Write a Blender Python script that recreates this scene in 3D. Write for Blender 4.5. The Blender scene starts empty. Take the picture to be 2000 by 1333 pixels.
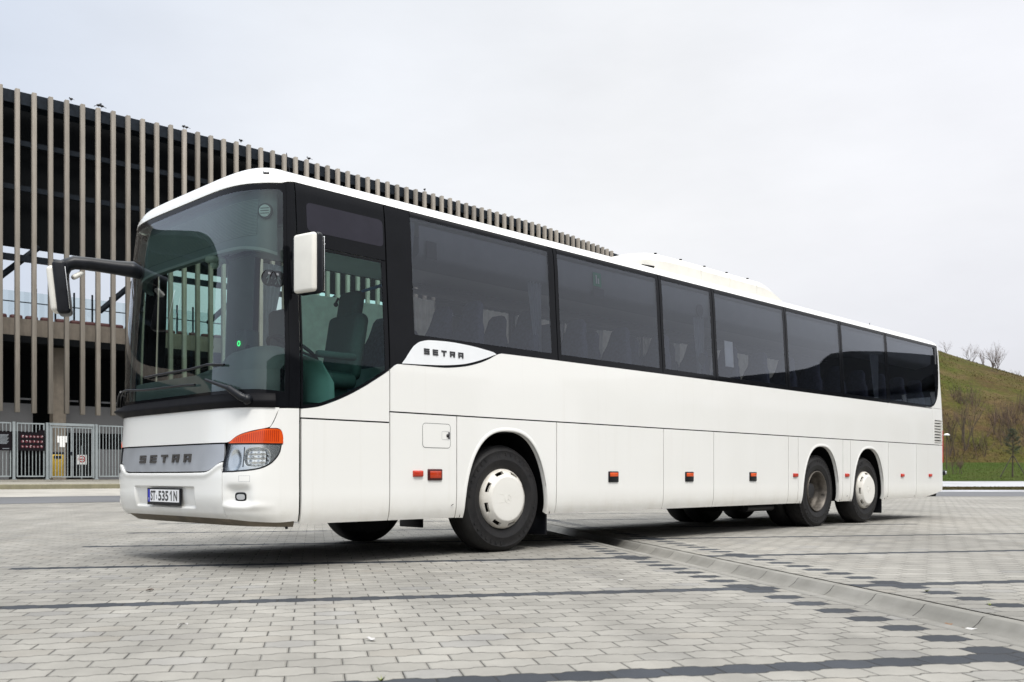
import bpy, bmesh, math, random
from mathutils import Vector, Matrix, noise
R=math.radians
C=bpy.context.scene.collection
SC=bpy.context.scene
# ------------------------------------------------------------------ camera
cd=bpy.data.cameras.new('camera'); cam=bpy.data.objects.new('camera',cd); C.objects.link(cam)
cam.location=(0,0,.74); cam.rotation_euler=(R(90),0,0)
cd.sensor_width=36; cd.lens=36*1861/2000; cd.shift_y=(930-666.5)/2000
cd.clip_start=.05; cd.clip_end=3000
cd.dof.use_dof=True; cd.dof.focus_distance=9.5; cd.dof.aperture_fstop=4.5
SC.camera=cam
SC.view_settings.view_transform='Standard'; SC.view_settings.look='None'
SC.view_settings.exposure=0.0; SC.view_settings.gamma=1
# ------------------------------------------------------------------ sky and sun
SUN_EL,SUN_AZ=R(58),R(158)          # azimuth clockwise from +Y
W=bpy.data.worlds.new('World'); SC.world=W; W.use_nodes=True
nt=W.node_tree; nt.nodes.clear()
def wn(t): return nt.nodes.new(t)
out=wn('ShaderNodeOutputWorld'); bg=wn('ShaderNodeBackground'); nt.links.new(bg.outputs[0],out.inputs[0])
sky=wn('ShaderNodeTexSky'); sky.sky_type='NISHITA'; sky.sun_disc=False; sky.sun_elevation=SUN_EL; sky.sun_rotation=SUN_AZ
tc=wn('ShaderNodeTexCoord'); sx=wn('ShaderNodeSeparateXYZ'); nt.links.new(tc.outputs['Generated'],sx.inputs[0])
rampn=wn('ShaderNodeValToRGB'); nt.links.new(sx.outputs[2],rampn.inputs[0])
cr=rampn.color_ramp; cr.elements[0].position=0; cr.elements[0].color=(.74,.74,.775,1)
cr.elements[1].position=1; cr.elements[1].color=(3.7,3.7,3.66,1)
for p_,c_ in ((.12,(.80,.81,.85)),(.25,(.89,.90,.93)),(.47,(.88,.90,.945)),(.72,(2.0,2.01,2.02))):
    e=cr.elements.new(p_); e.color=(*c_,1)
mp=wn('ShaderNodeMapping'); mp.inputs['Scale'].default_value=(1,1,2.6); nt.links.new(tc.outputs['Generated'],mp.inputs[0])
ns=wn('ShaderNodeTexNoise'); ns.inputs['Scale'].default_value=1.5; ns.inputs['Detail'].default_value=7; ns.inputs['Roughness'].default_value=.55; nt.links.new(mp.outputs[0],ns.inputs['Vector'])
mr=wn('ShaderNodeMapRange'); mr.inputs['From Min'].default_value=.3; mr.inputs['From Max'].default_value=.7; mr.inputs['To Min'].default_value=8.9; mr.inputs['To Max'].default_value=11.0
nt.links.new(ns.outputs[0],mr.inputs[0])
rx=wn('ShaderNodeValToRGB'); mrx=wn('ShaderNodeMapRange'); mrx.inputs['From Min'].default_value=-1; mrx.inputs['From Max'].default_value=1; nt.links.new(sx.outputs[0],mrx.inputs[0]); nt.links.new(mrx.outputs[0],rx.inputs[0])
r2=rx.color_ramp; r2.elements[0].position=0; r2.elements[0].color=(.80,.86,.95,1); r2.elements[1].position=1; r2.elements[1].color=(.96,.96,.98,1)
for p_,c_ in ((.27,(.80,.86,.95)),(.40,(.97,.985,1.0)),(.56,(1.06,1.055,1.04)),(.70,(1.0,.995,1.0))):
    e=r2.elements.new(p_); e.color=(*c_,1)
mxx=wn('ShaderNodeMix'); mxx.data_type='RGBA'; mxx.blend_type='MULTIPLY'; mxx.inputs['Factor'].default_value=1; nt.links.new(rampn.outputs[0],mxx.inputs['A']); nt.links.new(rx.outputs[0],mxx.inputs['B'])
vm=wn('ShaderNodeVectorMath'); vm.operation='SCALE'; nt.links.new(mxx.outputs['Result'],vm.inputs[0]); nt.links.new(mr.outputs[0],vm.inputs['Scale'])
mx=wn('ShaderNodeMix'); mx.data_type='RGBA'; mx.inputs['Factor'].default_value=.96
nt.links.new(sky.outputs[0],mx.inputs['A']); nt.links.new(vm.outputs[0],mx.inputs['B'])
nt.links.new(mx.outputs['Result'],bg.inputs[0]); bg.inputs[1].default_value=.1
sd=bpy.data.lights.new('sun','SUN'); sd.energy=2.4; sd.angle=R(14); sd.color=(1,.965,.91)
so=bpy.data.objects.new('sun',sd); C.objects.link(so)
sdir=Vector((math.sin(SUN_AZ)*math.cos(SUN_EL),math.cos(SUN_AZ)*math.cos(SUN_EL),math.sin(SUN_EL)))
so.rotation_euler=sdir.to_track_quat('Z','Y').to_euler()

# ------------------------------------------------------------------ materials
class NB:
    def __init__(s,name):
        s.m=bpy.data.materials.new(name); s.m.use_nodes=True; s.t=s.m.node_tree; s.t.nodes.clear()
        s.out=s.n('ShaderNodeOutputMaterial')
    def n(s,t,**k):
        x=s.t.nodes.new(t)
        for a,b in k.items(): setattr(x,a,b)
        return x
    def put(s,inp,v):
        if isinstance(v,bpy.types.NodeSocket): s.t.links.new(v,inp)
        else:
            try: inp.default_value=v
            except Exception: inp.default_value=(*v,1)
    def M(s,op,a,b=0,c=0):
        x=s.n('ShaderNodeMath',operation=op)
        s.put(x.inputs[0],a); s.put(x.inputs[1],b); s.put(x.inputs[2],c); return x.outputs[0]
    def sep(s,v):
        x=s.n('ShaderNodeSeparateXYZ'); s.put(x.inputs[0],v); return x.outputs
    def comb(s,a,b,c=0):
        x=s.n('ShaderNodeCombineXYZ'); s.put(x.inputs[0],a); s.put(x.inputs[1],b); s.put(x.inputs[2],c); return x.outputs[0]
    def obj(s): return s.n('ShaderNodeTexCoord').outputs['Object']
    def noise(s,scale,detail=4,vec=None,rough=.55):
        x=s.n('ShaderNodeTexNoise'); x.inputs['Scale'].default_value=scale; x.inputs['Detail'].default_value=detail; x.inputs['Roughness'].default_value=rough
        s.t.links.new(vec if vec is not None else s.obj(),x.inputs['Vector']); return x.outputs[0]
    def rng(s,v,a,b,c,d,smooth=False):
        x=s.n('ShaderNodeMapRange'); 
        if smooth: x.interpolation_type='SMOOTHSTEP'
        s.put(x.inputs[0],v)
        for i,q in enumerate((a,b,c,d)): s.put(x.inputs[i+1],q)
        return x.outputs[0]
    def mix(s,f,a,b):
        x=s.n('ShaderNodeMix',data_type='RGBA'); s.put(x.inputs['Factor'],f); s.put(x.inputs['A'],a if isinstance(a,bpy.types.NodeSocket) else (*a,1)); s.put(x.inputs['B'],b if isinstance(b,bpy.types.NodeSocket) else (*b,1)); return x.outputs['Result']
    def scale(s,c,f):
        x=s.n('ShaderNodeVectorMath',operation='SCALE'); s.put(x.inputs[0],c if isinstance(c,bpy.types.NodeSocket) else c); s.put(x.inputs['Scale'],f); return x.outputs[0]
    def bump(s,h,dist=.005,st=1):
        x=s.n('ShaderNodeBump'); x.inputs['Distance'].default_value=dist; x.inputs['Strength'].default_value=st; s.put(x.inputs['Height'],h); return x.outputs[0]
    def pr(s,base,rough=.5,metal=0,normal=None,spec=.5,coat=0,coatr=.03):
        x=s.n('ShaderNodeBsdfPrincipled')
        s.put(x.inputs['Base Color'],base if isinstance(base,bpy.types.NodeSocket) else (*base,1)); s.put(x.inputs['Roughness'],rough); s.put(x.inputs['Metallic'],metal)
        x.inputs['Specular IOR Level'].default_value=spec; x.inputs['Coat Weight'].default_value=coat; x.inputs['Coat Roughness'].default_value=coatr
        if normal is not None: s.t.links.new(normal,x.inputs['Normal'])
        return x
    def done(s,x):
        s.t.links.new(x.outputs[0] if hasattr(x,'outputs') else x,s.out.inputs[0]); return s.m
MAT={}
def simple(name,col,rough=.5,metal=0,var=.12,vs=6,bumpd=0,spec=.5,coat=0):
    b=NB(name); n=b.noise(vs,5); k=b.rng(n,.3,.7,1-var,1+var)
    c=b.scale(col,k); nm=None
    if bumpd: nm=b.bump(b.noise(vs*8,4),bumpd)
    r=b.rng(n,.3,.7,max(rough*.85,.02),min(rough*1.15,1))
    MAT[name]=b.done(b.pr(c,r,metal,nm,spec,coat)); return MAT[name]
def paint():
    b=NB('white_paint'); o=b.obj(); n=b.noise(1.3,6,o); z=b.sep(o)[2]
    n2=b.noise(5,6,o,.7)
    c=b.mix(b.rng(n,.35,.75,0,.12),(.80,.80,.775),(.68,.67,.62))
    d=b.M('MULTIPLY',b.rng(z,.34,.62,.42,0,True),b.rng(n2,.3,.7,.25,1))
    m=b.n('ShaderNodeMapping'); m.inputs['Scale'].default_value=(9,9,.35); b.t.links.new(o,m.inputs[0]); d=b.M('ADD',d,b.rng(b.noise(1.6,5,m.outputs[0]),.58,.8,0,.10))
    c=b.mix(d,c,(.50,.46,.38))
    nm=b.bump(b.noise(.9,2,o),.004)
    MAT['paint']=b.done(b.pr(c,.3,0,nm,.5,.8,.04))
paint()
simple('plain_white',(.80,.80,.78),.3,var=.04,coat=.3)
simple('white_plastic',(.70,.685,.63),.45,var=.05)
simple('black_gloss',(.006,.0065,.008),.07,var=.1,spec=.16)
simple('black_plastic',(.008,.009,.012),.36,var=.2,vs=12,spec=.25)
simple('black_deep',(.006,.006,.007),.8,spec=.1); simple('black_matte',(.006,.006,.0075),.55,var=.2,spec=.10)
simple('rubber_seal',(.010,.010,.011),.55)
simple('silver',(.46,.48,.51),.34,.5,var=.05)
simple('silver_badge',(.76,.78,.80),.35,.0,var=.03)
simple('dark_letter',(.03,.03,.033),.35)
simple('letter_grey',(.09,.085,.08),.35,.5)
simple('letter_white',(.7,.7,.7),.5)
simple('chrome',(.96,.96,.94),.22,1,var=.05)
simple('amber',(.66,.075,.004),.22,var=.12,vs=10,coat=.4)
simple('amber_deep',(.42,.032,.003),.2,coat=.4)
simple('red',(.42,.012,.008),.2,coat=.5)
simple('dark_red',(.06,.004,.004),.3); simple('red_orange',(.48,.030,.008),.25,coat=.3)
simple('blue_band',(.01,.02,.42),.4)
simple('plate_white',(.80,.81,.82),.4,var=.03)
simple('seat_cloth',(.085,.095,.14),.9,var=.3,vs=30)
simple('driver_cloth',(.05,.052,.058),.9,var=.2,vs=30)
simple('trim_grey',(.24,.25,.265),.6,var=.08)
simple('trim_dark',(.06,.062,.068),.65,var=.12)
simple('trim_light',(.42,.43,.44),.6,var=.06)
simple('curtain_grey',(.34,.37,.42),.85,var=.1)
simple('curtain_beige',(.55,.50,.42),.85,var=.1)
def cloth(name,col):
    b=NB(name); n=b.noise(9,4); c=b.scale(col,b.rng(n,.3,.7,.88,1.1)); d=b.pr(c,.9); t=b.n('ShaderNodeBsdfTranslucent'); b.t.links.new(c,t.inputs[0]); ms=b.n('ShaderNodeMixShader'); ms.inputs[0].default_value=.75
    b.t.links.new(d.outputs[0],ms.inputs[1]); b.t.links.new(t.outputs[0],ms.inputs[2]); MAT[name]=b.done(ms)
cloth('curtain_beige',(.88,.85,.78)); cloth('curtain_grey',(.50,.54,.60))
simple('sticker_green',(.02,.28,.14),.4)
simple('paper',(.78,.79,.78),.7,var=.04)
simple('blue_pole',(.03,.12,.32),.35)
simple('underside',(.16,.135,.10),.7,var=.35,vs=8)
simple('rust_rim',(.115,.102,.088),.5,.5,var=.35,vs=18)
simple('dark_metal',(.05,.05,.052),.5,.7,var=.3)
simple('galvanised',(.29,.325,.335),.5,.3,var=.1,vs=3)
simple('steel_dark',(.013,.018,.025),.6,.1,var=.3,spec=.15)
simple('board_black',(.008,.006,.008),.5,spec=.12)
simple('board_maroon',(.10,.012,.02),.4)
simple('board_print',(.20,.22,.24),.6)
simple('pic_white',(.55,.5,.5),.6)
simple('yellow_box',(.50,.33,.03),.5)
simple('bird_black',(.008,.008,.009),.7)
simple('bark',(.085,.065,.05),.95,var=.4,vs=14)
simple('twig',(.13,.085,.065),.95,var=.3)
simple('needle',(.018,.034,.014),.9,var=.4)
simple('stake',(.05,.042,.035),.9,var=.3)
simple('dry_leaf',(.14,.07,.03),.8,var=.4,vs=40)
simple('litter',(.42,.41,.40),.8,var=.2,vs=60)
simple('weed',(.22,.26,.06),.8)
simple('panel_glass',(.022,.021,.030),.12,var=.1,spec=.25)
simple('sky_reflection_pale',(.50,.56,.64),.7)  # pale colour painted for sky reflected in the pavilion glass
simple('wall_grey',(.155,.158,.165),.85,var=.07,vs=1)
def glass(name,tint,refl=1.0,ior=1.52):
    b=NB(name); tr=b.n('ShaderNodeBsdfTransparent'); tr.inputs[0].default_value=(*tint,1)
    gl=b.n('ShaderNodeBsdfGlossy'); gl.inputs['Roughness'].default_value=.012; gl.inputs[0].default_value=(.90,.94,1,1)
    gl.inputs['Normal'].default_value=(0,0,0) if False else gl.inputs['Normal'].default_value
    fr=b.n('ShaderNodeFresnel'); fr.inputs[0].default_value=ior
    ms=b.n('ShaderNodeMixShader'); b.t.links.new(b.M('MULTIPLY',fr.outputs[0],refl),ms.inputs[0]); b.t.links.new(tr.outputs[0],ms.inputs[1]); b.t.links.new(gl.outputs[0],ms.inputs[2])
    MAT[name]=b.done(ms)
glass('glass_tint',(.66,.69,.75),1.75)
glass('glass_far',(.66,.67,.66),1.0)
glass('glass_green',(.60,1.0,.90),.6)
glass('glass_front',(.70,.86,.80),1.85)
glass('glass_clear',(.9,.92,.93),1.0)
glass('glass_rail',(.86,.9,.9),1.0)
def tyre_mat():
    b=NB('tyre_rubber'); o=b.obj(); n=b.noise(9,6,o,.7)
    c=b.mix(b.rng(n,.35,.7,0,1),(.009,.009,.010),(.019,.018,.018))
    MAT['tyre']=b.done(b.pr(c,b.rng(n,.3,.7,.5,.7),0,b.bump(b.noise(60,3,o),.002),.3))
tyre_mat()
def hub():
    b=NB('hub_white'); o=b.obj(); x,y,z=b.sep(o); r=b.M('SQRT',b.M('ADD',b.M('MULTIPLY',x,x),b.M('MULTIPLY',z,z))); n=b.noise(14,6,o,.7)
    f=b.M('MULTIPLY',b.rng(r,.17,.29,.04,.55,True),b.rng(n,.3,.7,.3,1.1)); c=b.mix(f,(.74,.73,.69),(.36,.31,.24)); c=b.mix(b.rng(b.noise(5,4,o),.55,.8,0,.25),c,(.5,.47,.41))
    MAT['hub_white']=b.done(b.pr(c,.42,0,None,.5,.15))
hub()
def concrete(name,col,sc=2,streak=True):
    b=NB(name); o=b.obj(); n=b.noise(sc,8,o,.65)
    m=b.n('ShaderNodeMapping'); m.inputs['Scale'].default_value=(3,3,.25); b.t.links.new(o,m.inputs[0])
    s=b.noise(2.2,5,m.outputs[0])
    c=b.mix(b.rng(n,.3,.7,0,1),[x*.78 for x in col],[x*1.15 for x in col])
    if streak: c=b.mix(b.rng(s,.5,.75,0,.5),c,[x*.55 for x in col])
    MAT[name]=b.done(b.pr(c,.85,0,b.bump(b.noise(sc*25,4,o),.004)))
concrete('concrete',(.22,.19,.155)); concrete('slat',(.44,.37,.29),1.2); concrete('kerb',(.20,.185,.12),3,False)
concrete('pale_paving',(.33,.315,.285),.7,False); concrete('side_paving',(.255,.24,.205),.8,False)
concrete('pale_slab',(.34,.345,.36),.6,False); concrete('far_ground',(.22,.21,.19),.05,False)
def slat_mat():
    b=NB('slat_timber'); o=b.obj()
    m=b.n('ShaderNodeMapping'); m.inputs['Scale'].default_value=(6,6,.35); va=b.n('ShaderNodeVectorMath',operation='ADD'); b.t.links.new(o,va.inputs[0]); b.t.links.new(b.comb(b.M('MULTIPLY',b.n('ShaderNodeObjectInfo').outputs['Random'],40),0,0),va.inputs[1]); b.t.links.new(va.outputs[0],m.inputs[0])
    s=b.noise(2.0,7,m.outputs[0],.7); n=b.noise(.6,4,o)
    oi=b.n('ShaderNodeObjectInfo').outputs['Random']; c=b.mix(b.rng(s,.3,.72,0,1),(.30,.272,.234),(.205,.18,.15)); c=b.scale(c,b.rng(oi,0,1,.78,1.12)); c=b.scale(c,b.rng(n,.3,.7,.86,1.1))
    k=b.n('ShaderNodeTexVoronoi'); k.inputs['Scale'].default_value=.8; b.t.links.new(m.outputs[0],k.inputs['Vector'])
    c=b.mix(b.rng(k.outputs[0],.02,.09,.7,0),c,(.15,.10,.07))
    MAT['slat']=b.done(b.pr(c,.8))
slat_mat()
def asphalt(name,col):
    b=NB(name); o=b.obj(); n=b.noise(.4,5,o); f=b.noise(90,2,o)
    c=b.scale(col,b.M('MULTIPLY',b.rng(n,.3,.7,.85,1.12),b.rng(f,.3,.7,.8,1.2)))
    MAT[name]=b.done(b.pr(c,.85,0,b.bump(f,.004)))
asphalt('asphalt',(.105,.108,.115))
def grass_mat(name,a,c2,d,sc):
    b=NB(name); o=b.obj(); n=b.noise(sc,8,o,.65); n2=b.noise(sc*3.3,6,o,.7); f=b.noise(sc*40,3,o,.8)
    c=b.mix(b.rng(n,.42,.58,0,1),a,c2); c=b.mix(b.rng(n2,.5,.68,0,.85),c,d); c=b.scale(c,b.rng(f,.25,.75,.5,1.5))
    MAT[name]=b.done(b.pr(c,1,0,b.bump(f,.15),.1))
grass_mat('hill_grass',(.052,.060,.010),(.066,.042,.019),(.100,.068,.034),.085)
grass_mat('lawn',(.042,.072,.010),(.056,.078,.014),(.062,.07,.018),.25)
grass_mat('verge',(.062,.062,.02),(.085,.066,.03),(.06,.05,.025),.5)
def paver_mat():
    b=NB('pavers'); o=b.obj(); x,y,_=b.sep(o)
    L,RR,Q0=.216,.15125,3.325
    u0=b.M('DIVIDE',x,L); v0=b.M('DIVIDE',b.M('SUBTRACT',y,Q0),RR)
    T=b.M('MULTIPLY',b.M('COSINE',b.M('MULTIPLY',u0,2*math.pi)),3.0)
    T=b.M('MINIMUM',b.M('MAXIMUM',T,-1),1)
    w=b.M('MULTIPLY',b.M('MULTIPLY',T,b.M('COSINE',b.M('MULTIPLY',v0,math.pi))),.066)
    v=b.M('SUBTRACT',v0,w); row=b.M('FLOOR',v); fv=b.M('SUBTRACT',v,row)
    odd=b.M('FLOORED_MODULO',row,2)
    u=b.M('ADD',u0,b.M('MULTIPLY',odd,.5)); col=b.M('FLOOR',u); fu=b.M('SUBTRACT',u,col)
    wn_=b.n('ShaderNodeTexWhiteNoise'); b.t.links.new(b.comb(col,row,0),wn_.inputs['Vector']); rnd=wn_.outputs['Value']; rc=wn_.outputs['Color']
    wob=b.M('MULTIPLY',b.M('SUBTRACT',b.noise(55,2,o),.5),.004)
    dv=b.M('MULTIPLY',b.M('MINIMUM',fv,b.M('SUBTRACT',1,fv)),RR)
    du=b.M('MULTIPLY',b.M('MINIMUM',fu,b.M('SUBTRACT',1,fu)),L)
    # per-paver joint width
    jw=b.rng(rnd,0,1,.0019,.0038)
    d=b.M('ADD',b.M('MINIMUM',dv,b.M('ADD',du,.0011)),wob)
    g=b.rng(b.M('SUBTRACT',d,jw),0,.0014,1,0,True)     # 1 in the joint
    edge=b.rng(b.M('SUBTRACT',d,jw),0,.008,0,1,True)
    # dark bay lines
    xc=b.M('MULTIPLY',b.M('SUBTRACT',b.M('ADD',col,.5),b.M('MULTIPLY',odd,.5)),L)
    line=b.M('COMPARE',b.M('FLOORED_MODULO',row,16),0,.1)
    inb=b.M('MULTIPLY',b.M('GREATER_THAN',xc,-2.42),b.M('LESS_THAN',xc,9.05))
    line=b.M('MULTIPLY',line,inb)
    e1=b.M('MULTIPLY',b.M('GREATER_THAN',xc,2.70),b.M('LESS_THAN',xc,2.95))
    e2=b.M('MULTIPLY',b.M('GREATER_THAN',xc,3.72),b.M('LESS_THAN',xc,3.98))
    step=b.M('MULTIPLY',b.M('MAXIMUM',e1,e2),odd)
    dark=b.M('MAXIMUM',line,step)
    big=b.noise(.35,6,o,.6); med=b.noise(3,6,o,.7); fine=b.noise(140,3,o,.7); grit=b.noise(900,2,o)
    base=b.mix(rnd,(.218,.209,.187),(.268,.257,.231))
    base=b.mix(b.rng(b.sep(rc)[1],.9,1,0,.35),base,(.24,.216,.18))
    base=b.mix(b.rng(b.sep(rc)[2],.9,1,0,.4),base,(.19,.19,.193))
    dk=b.mix(rnd,(.021,.025,.032),(.038,.043,.052))
    base=b.mix(dark,base,dk)
    k=b.M('MULTIPLY',b.rng(big,.3,.7,.76,1.16),b.rng(med,.25,.75,.84,1.13)); k=b.M('MULTIPLY',k,b.rng(fine,.3,.7,.9,1.1)); k=b.M('MULTIPLY',k,b.rng(grit,.3,.7,.9,1.1))
    base=b.scale(base,k)
    spots=b.n('ShaderNodeTexVoronoi'); spots.inputs['Scale'].default_value=2.6; b.t.links.new(o,spots.inputs['Vector'])
    base=b.mix(b.rng(spots.outputs[0],.02,.035,.55,0),base,(.16,.15,.14))
    base=b.mix(b.M('MULTIPLY',g,.93),base,(.015,.013,.010))
    # tyre film in long soft arcs and oil drips
    mt=b.n('ShaderNodeMapping'); mt.inputs['Scale'].default_value=(1.3,.10,1); mt.inputs['Rotation'].default_value=(0,0,.35); b.t.links.new(o,mt.inputs[0])
    base=b.scale(base,b.rng(b.noise(1.6,4,mt.outputs[0],.6),.35,.7,.86,1.10))
    sp2=b.n('ShaderNodeTexVoronoi'); sp2.inputs['Scale'].default_value=.7; b.t.links.new(o,sp2.inputs['Vector'])
    base=b.scale(base,b.rng(b.M('ADD',sp2.outputs[0],b.M('MULTIPLY',med,.08)),.06,.14,.72,1))
    h=b.M('ADD',edge,b.M('MULTIPLY',fine,.12)); h=b.M('ADD',h,b.M('MULTIPLY',rnd,.22))
    MAT['pavers']=b.done(b.pr(base,b.rng(fine,.3,.7,.72,.9),0,b.bump(h,.006,.8),.35))
paver_mat()
def gutter_mat():
    b=NB('gutter_concrete'); o=b.obj(); x,y,_=b.sep(o); n=b.noise(4,8,o,.65); n2=b.noise(.8,4,o); f=b.noise(120,3,o)
    c=b.mix(b.rng(n,.3,.7,0,1),(.155,.149,.131),(.215,.207,.187)); c=b.scale(c,b.rng(n2,.3,.7,.82,1.12))
    wb=b.M('MULTIPLY',b.M('SUBTRACT',b.noise(6,2,o),.5),.012)
    s=b.M('DIVIDE',b.M('ADD',y,wb),.49); fs=b.M('FRACT',s); wn_=b.n('ShaderNodeTexWhiteNoise'); wn_.noise_dimensions='1D'; b.put(wn_.inputs['W'],b.M('FLOOR',s)); 
    c=b.scale(c,b.rng(wn_.outputs['Value'],0,1,.9,1.08))
    d=b.M('MULTIPLY',b.M('MINIMUM',fs,b.M('SUBTRACT',1,fs)),.49); g=b.rng(d,.0015,.005,1,0)
    mid=b.rng(b.M('ABSOLUTE',b.M('SUBTRACT',x,3.24)),0,.13,.35,0,True)
    c=b.mix(b.M('MULTIPLY',mid,b.rng(n,.35,.65,.2,1)),c,(.125,.11,.085))
    c=b.mix(b.M('MULTIPLY',g,.9),c,(.03,.027,.024))
    MAT['gutter']=b.done(b.pr(c,.8,0,b.bump(b.M('ADD',b.M('MULTIPLY',g,-1),b.M('MULTIPLY',f,.1)),.006)))
gutter_mat()

# ------------------------------------------------------------------ mesh helpers
class MB:
    def __init__(s): s.v=[]; s.f=[]; s.sm=[]; s.mi=[]
    def add(s,vs,fs,smooth=True,mi=0):
        o=len(s.v); s.v+= [tuple(v) for v in vs]
        for f in fs: s.f.append([i+o for i in f]); s.sm.append(smooth); s.mi.append(mi)
    def box(s,a,b,mi=0,mat=None):
        (x0,y0,z0),(x1,y1,z1)=a,b
        vs=[Vector(p) for p in ((x0,y0,z0),(x1,y0,z0),(x1,y1,z0),(x0,y1,z0),(x0,y0,z1),(x1,y0,z1),(x1,y1,z1),(x0,y1,z1))]
        if mat: vs=[mat@v for v in vs]
        s.add(vs,[(0,3,2,1),(4,5,6,7),(0,1,5,4),(1,2,6,5),(2,3,7,6),(3,0,4,7)],False,mi)
    def rbox(s,a,b,bev=.02,seg=3,mi=0,mat=None):
        bm=bmesh.new(); bmesh.ops.create_cube(bm,size=1)
        c=[(a[i]+b[i])/2 for i in range(3)]; d=[abs(b[i]-a[i]) for i in range(3)]
        for v in bm.verts: v.co=Vector([v.co[i]*d[i]+c[i] for i in range(3)])
        bmesh.ops.bevel(bm,geom=bm.edges[:],offset=min(bev,min(d)*.49),segments=seg,profile=.5,affect='EDGES')
        bm.verts.ensure_lookup_table(); bm.verts.index_update()
        vs=[(mat@v.co if mat else v.co.copy()) for v in bm.verts]
        s.add(vs,[[v.index for v in f.verts] for f in bm.faces],True,mi); bm.free()
    def tube(s,pts,rs,n=8,mi=0,cap=True):
        pts=[Vector(p) for p in pts]; rings=[]
        if not hasattr(rs,'__len__'): rs=[rs]*len(pts)
        up=None
        for i,p in enumerate(pts):
            t=(pts[min(i+1,len(pts)-1)]-pts[max(i-1,0)]).normalized()
            if up is None: up=t.orthogonal().normalized()
            a=(up-t*up.dot(t)).normalized(); up=a; b=t.cross(a)
            rings.append([p+(a*math.cos(2*math.pi*k/n)+b*math.sin(2*math.pi*k/n))*rs[i] for k in range(n)])
        vs=[v for r in rings for v in r]; fs=[]
        for i in range(len(pts)-1):
            for k in range(n): fs.append((i*n+k,i*n+(k+1)%n,(i+1)*n+(k+1)%n,(i+1)*n+k))
        s.add(vs,fs,True,mi)
        if cap: s.add(rings[0],[list(range(n))[::-1]],False,mi); s.add(rings[-1],[list(range(n))],False,mi)
    def lathe(s,prof,n=48,axis='y',c=(0,0,0),mi=0,smooth=True):
        vs=[];fs=[]
        for r,h in prof:
            for k in range(n):
                t=2*math.pi*k/n
                if axis=='y': vs.append((c[0]+r*math.cos(t),c[1]+h,c[2]+r*math.sin(t)))
                else: vs.append((c[0]+r*math.cos(t),c[1]+r*math.sin(t),c[2]+h))
        for i in range(len(prof)-1):
            for k in range(n):
                f=(i*n+k,i*n+(k+1)%n,(i+1)*n+(k+1)%n,(i+1)*n+k); fs.append(f if axis!='y' else f)
        s.add(vs,fs,smooth,mi)
    def sphere(s,c,r,n=12,m=8,mi=0,sc=(1,1,1)):
        vs=[];fs=[]
        for i in range(m+1):
            a=math.pi*i/m
            for k in range(n):
                t=2*math.pi*k/n; vs.append((c[0]+r*sc[0]*math.sin(a)*math.cos(t),c[1]+r*sc[1]*math.sin(a)*math.sin(t),c[2]+r*sc[2]*math.cos(a)))
        for i in range(m):
            for k in range(n): fs.append((i*n+k,(i+1)*n+k,(i+1)*n+(k+1)%n,i*n+(k+1)%n))
        s.add(vs,fs,True,mi)
    def build(s,name,mats,parent=None,weld=0.00001):
        me=bpy.data.meshes.new(name); me.from_pydata(s.v,[],s.f)
        if not isinstance(mats,(list,tuple)): mats=[mats]
        for m in mats: me.materials.append(MAT[m])
        me.polygons.foreach_set('use_smooth',s.sm); me.polygons.foreach_set('material_index',s.mi); me.update()
        if weld is not None:
            bm=bmesh.new(); bm.from_mesh(me); bmesh.ops.recalc_face_normals(bm,faces=bm.faces[:]) if weld=='recalc' else None; bm.to_mesh(me); bm.free()
        o=bpy.data.objects.new(name,me); C.objects.link(o)
        if parent: o.parent=parent
        return o
def tag(o,label=None,cat=None,group=None,kind=None):
    for k,v in (('label',label),('category',cat),('group',group),('kind',kind)):
        if v: o[k]=v
    return o
def empty(name,loc=(0,0,0),rz=0):
    o=bpy.data.objects.new(name,None); o.location=loc; o.rotation_euler=(0,0,rz); C.objects.link(o); return o
def copy_tree(o,parent=None,loc=None,rz=None):
    c=o.copy(); C.objects.link(c)
    if parent: c.parent=parent
    if loc is not None: c.location=loc
    if rz is not None: c.rotation_euler=(0,0,rz)
    for ch in list(o.children): copy_tree(ch,c)
    return c
def curve(pts):
    xs=[p[0] for p in pts]; ys=[p[1] for p in pts]; n=len(xs)
    d=[(ys[i+1]-ys[i])/(xs[i+1]-xs[i]) for i in range(n-1)]
    m=[d[0]]+[0 if d[i-1]*d[i]<=0 else 2*d[i-1]*d[i]/(d[i-1]+d[i]) for i in range(1,n-1)]+[d[-1]]
    def f(x):
        if x<=xs[0]: return ys[0]
        if x>=xs[-1]: return ys[-1]
        i=0
        while x>xs[i+1]: i+=1
        h=xs[i+1]-xs[i]; t=(x-xs[i])/h
        return (2*t**3-3*t*t+1)*ys[i]+(t**3-2*t*t+t)*h*m[i]+(-2*t**3+3*t*t)*ys[i+1]+(t**3-t*t)*h*m[i+1]
    return f
def lin(a,b,n): return [a+(b-a)*i/(n-1) for i in range(n)]
K=lambda c:(lambda u:c)

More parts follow.
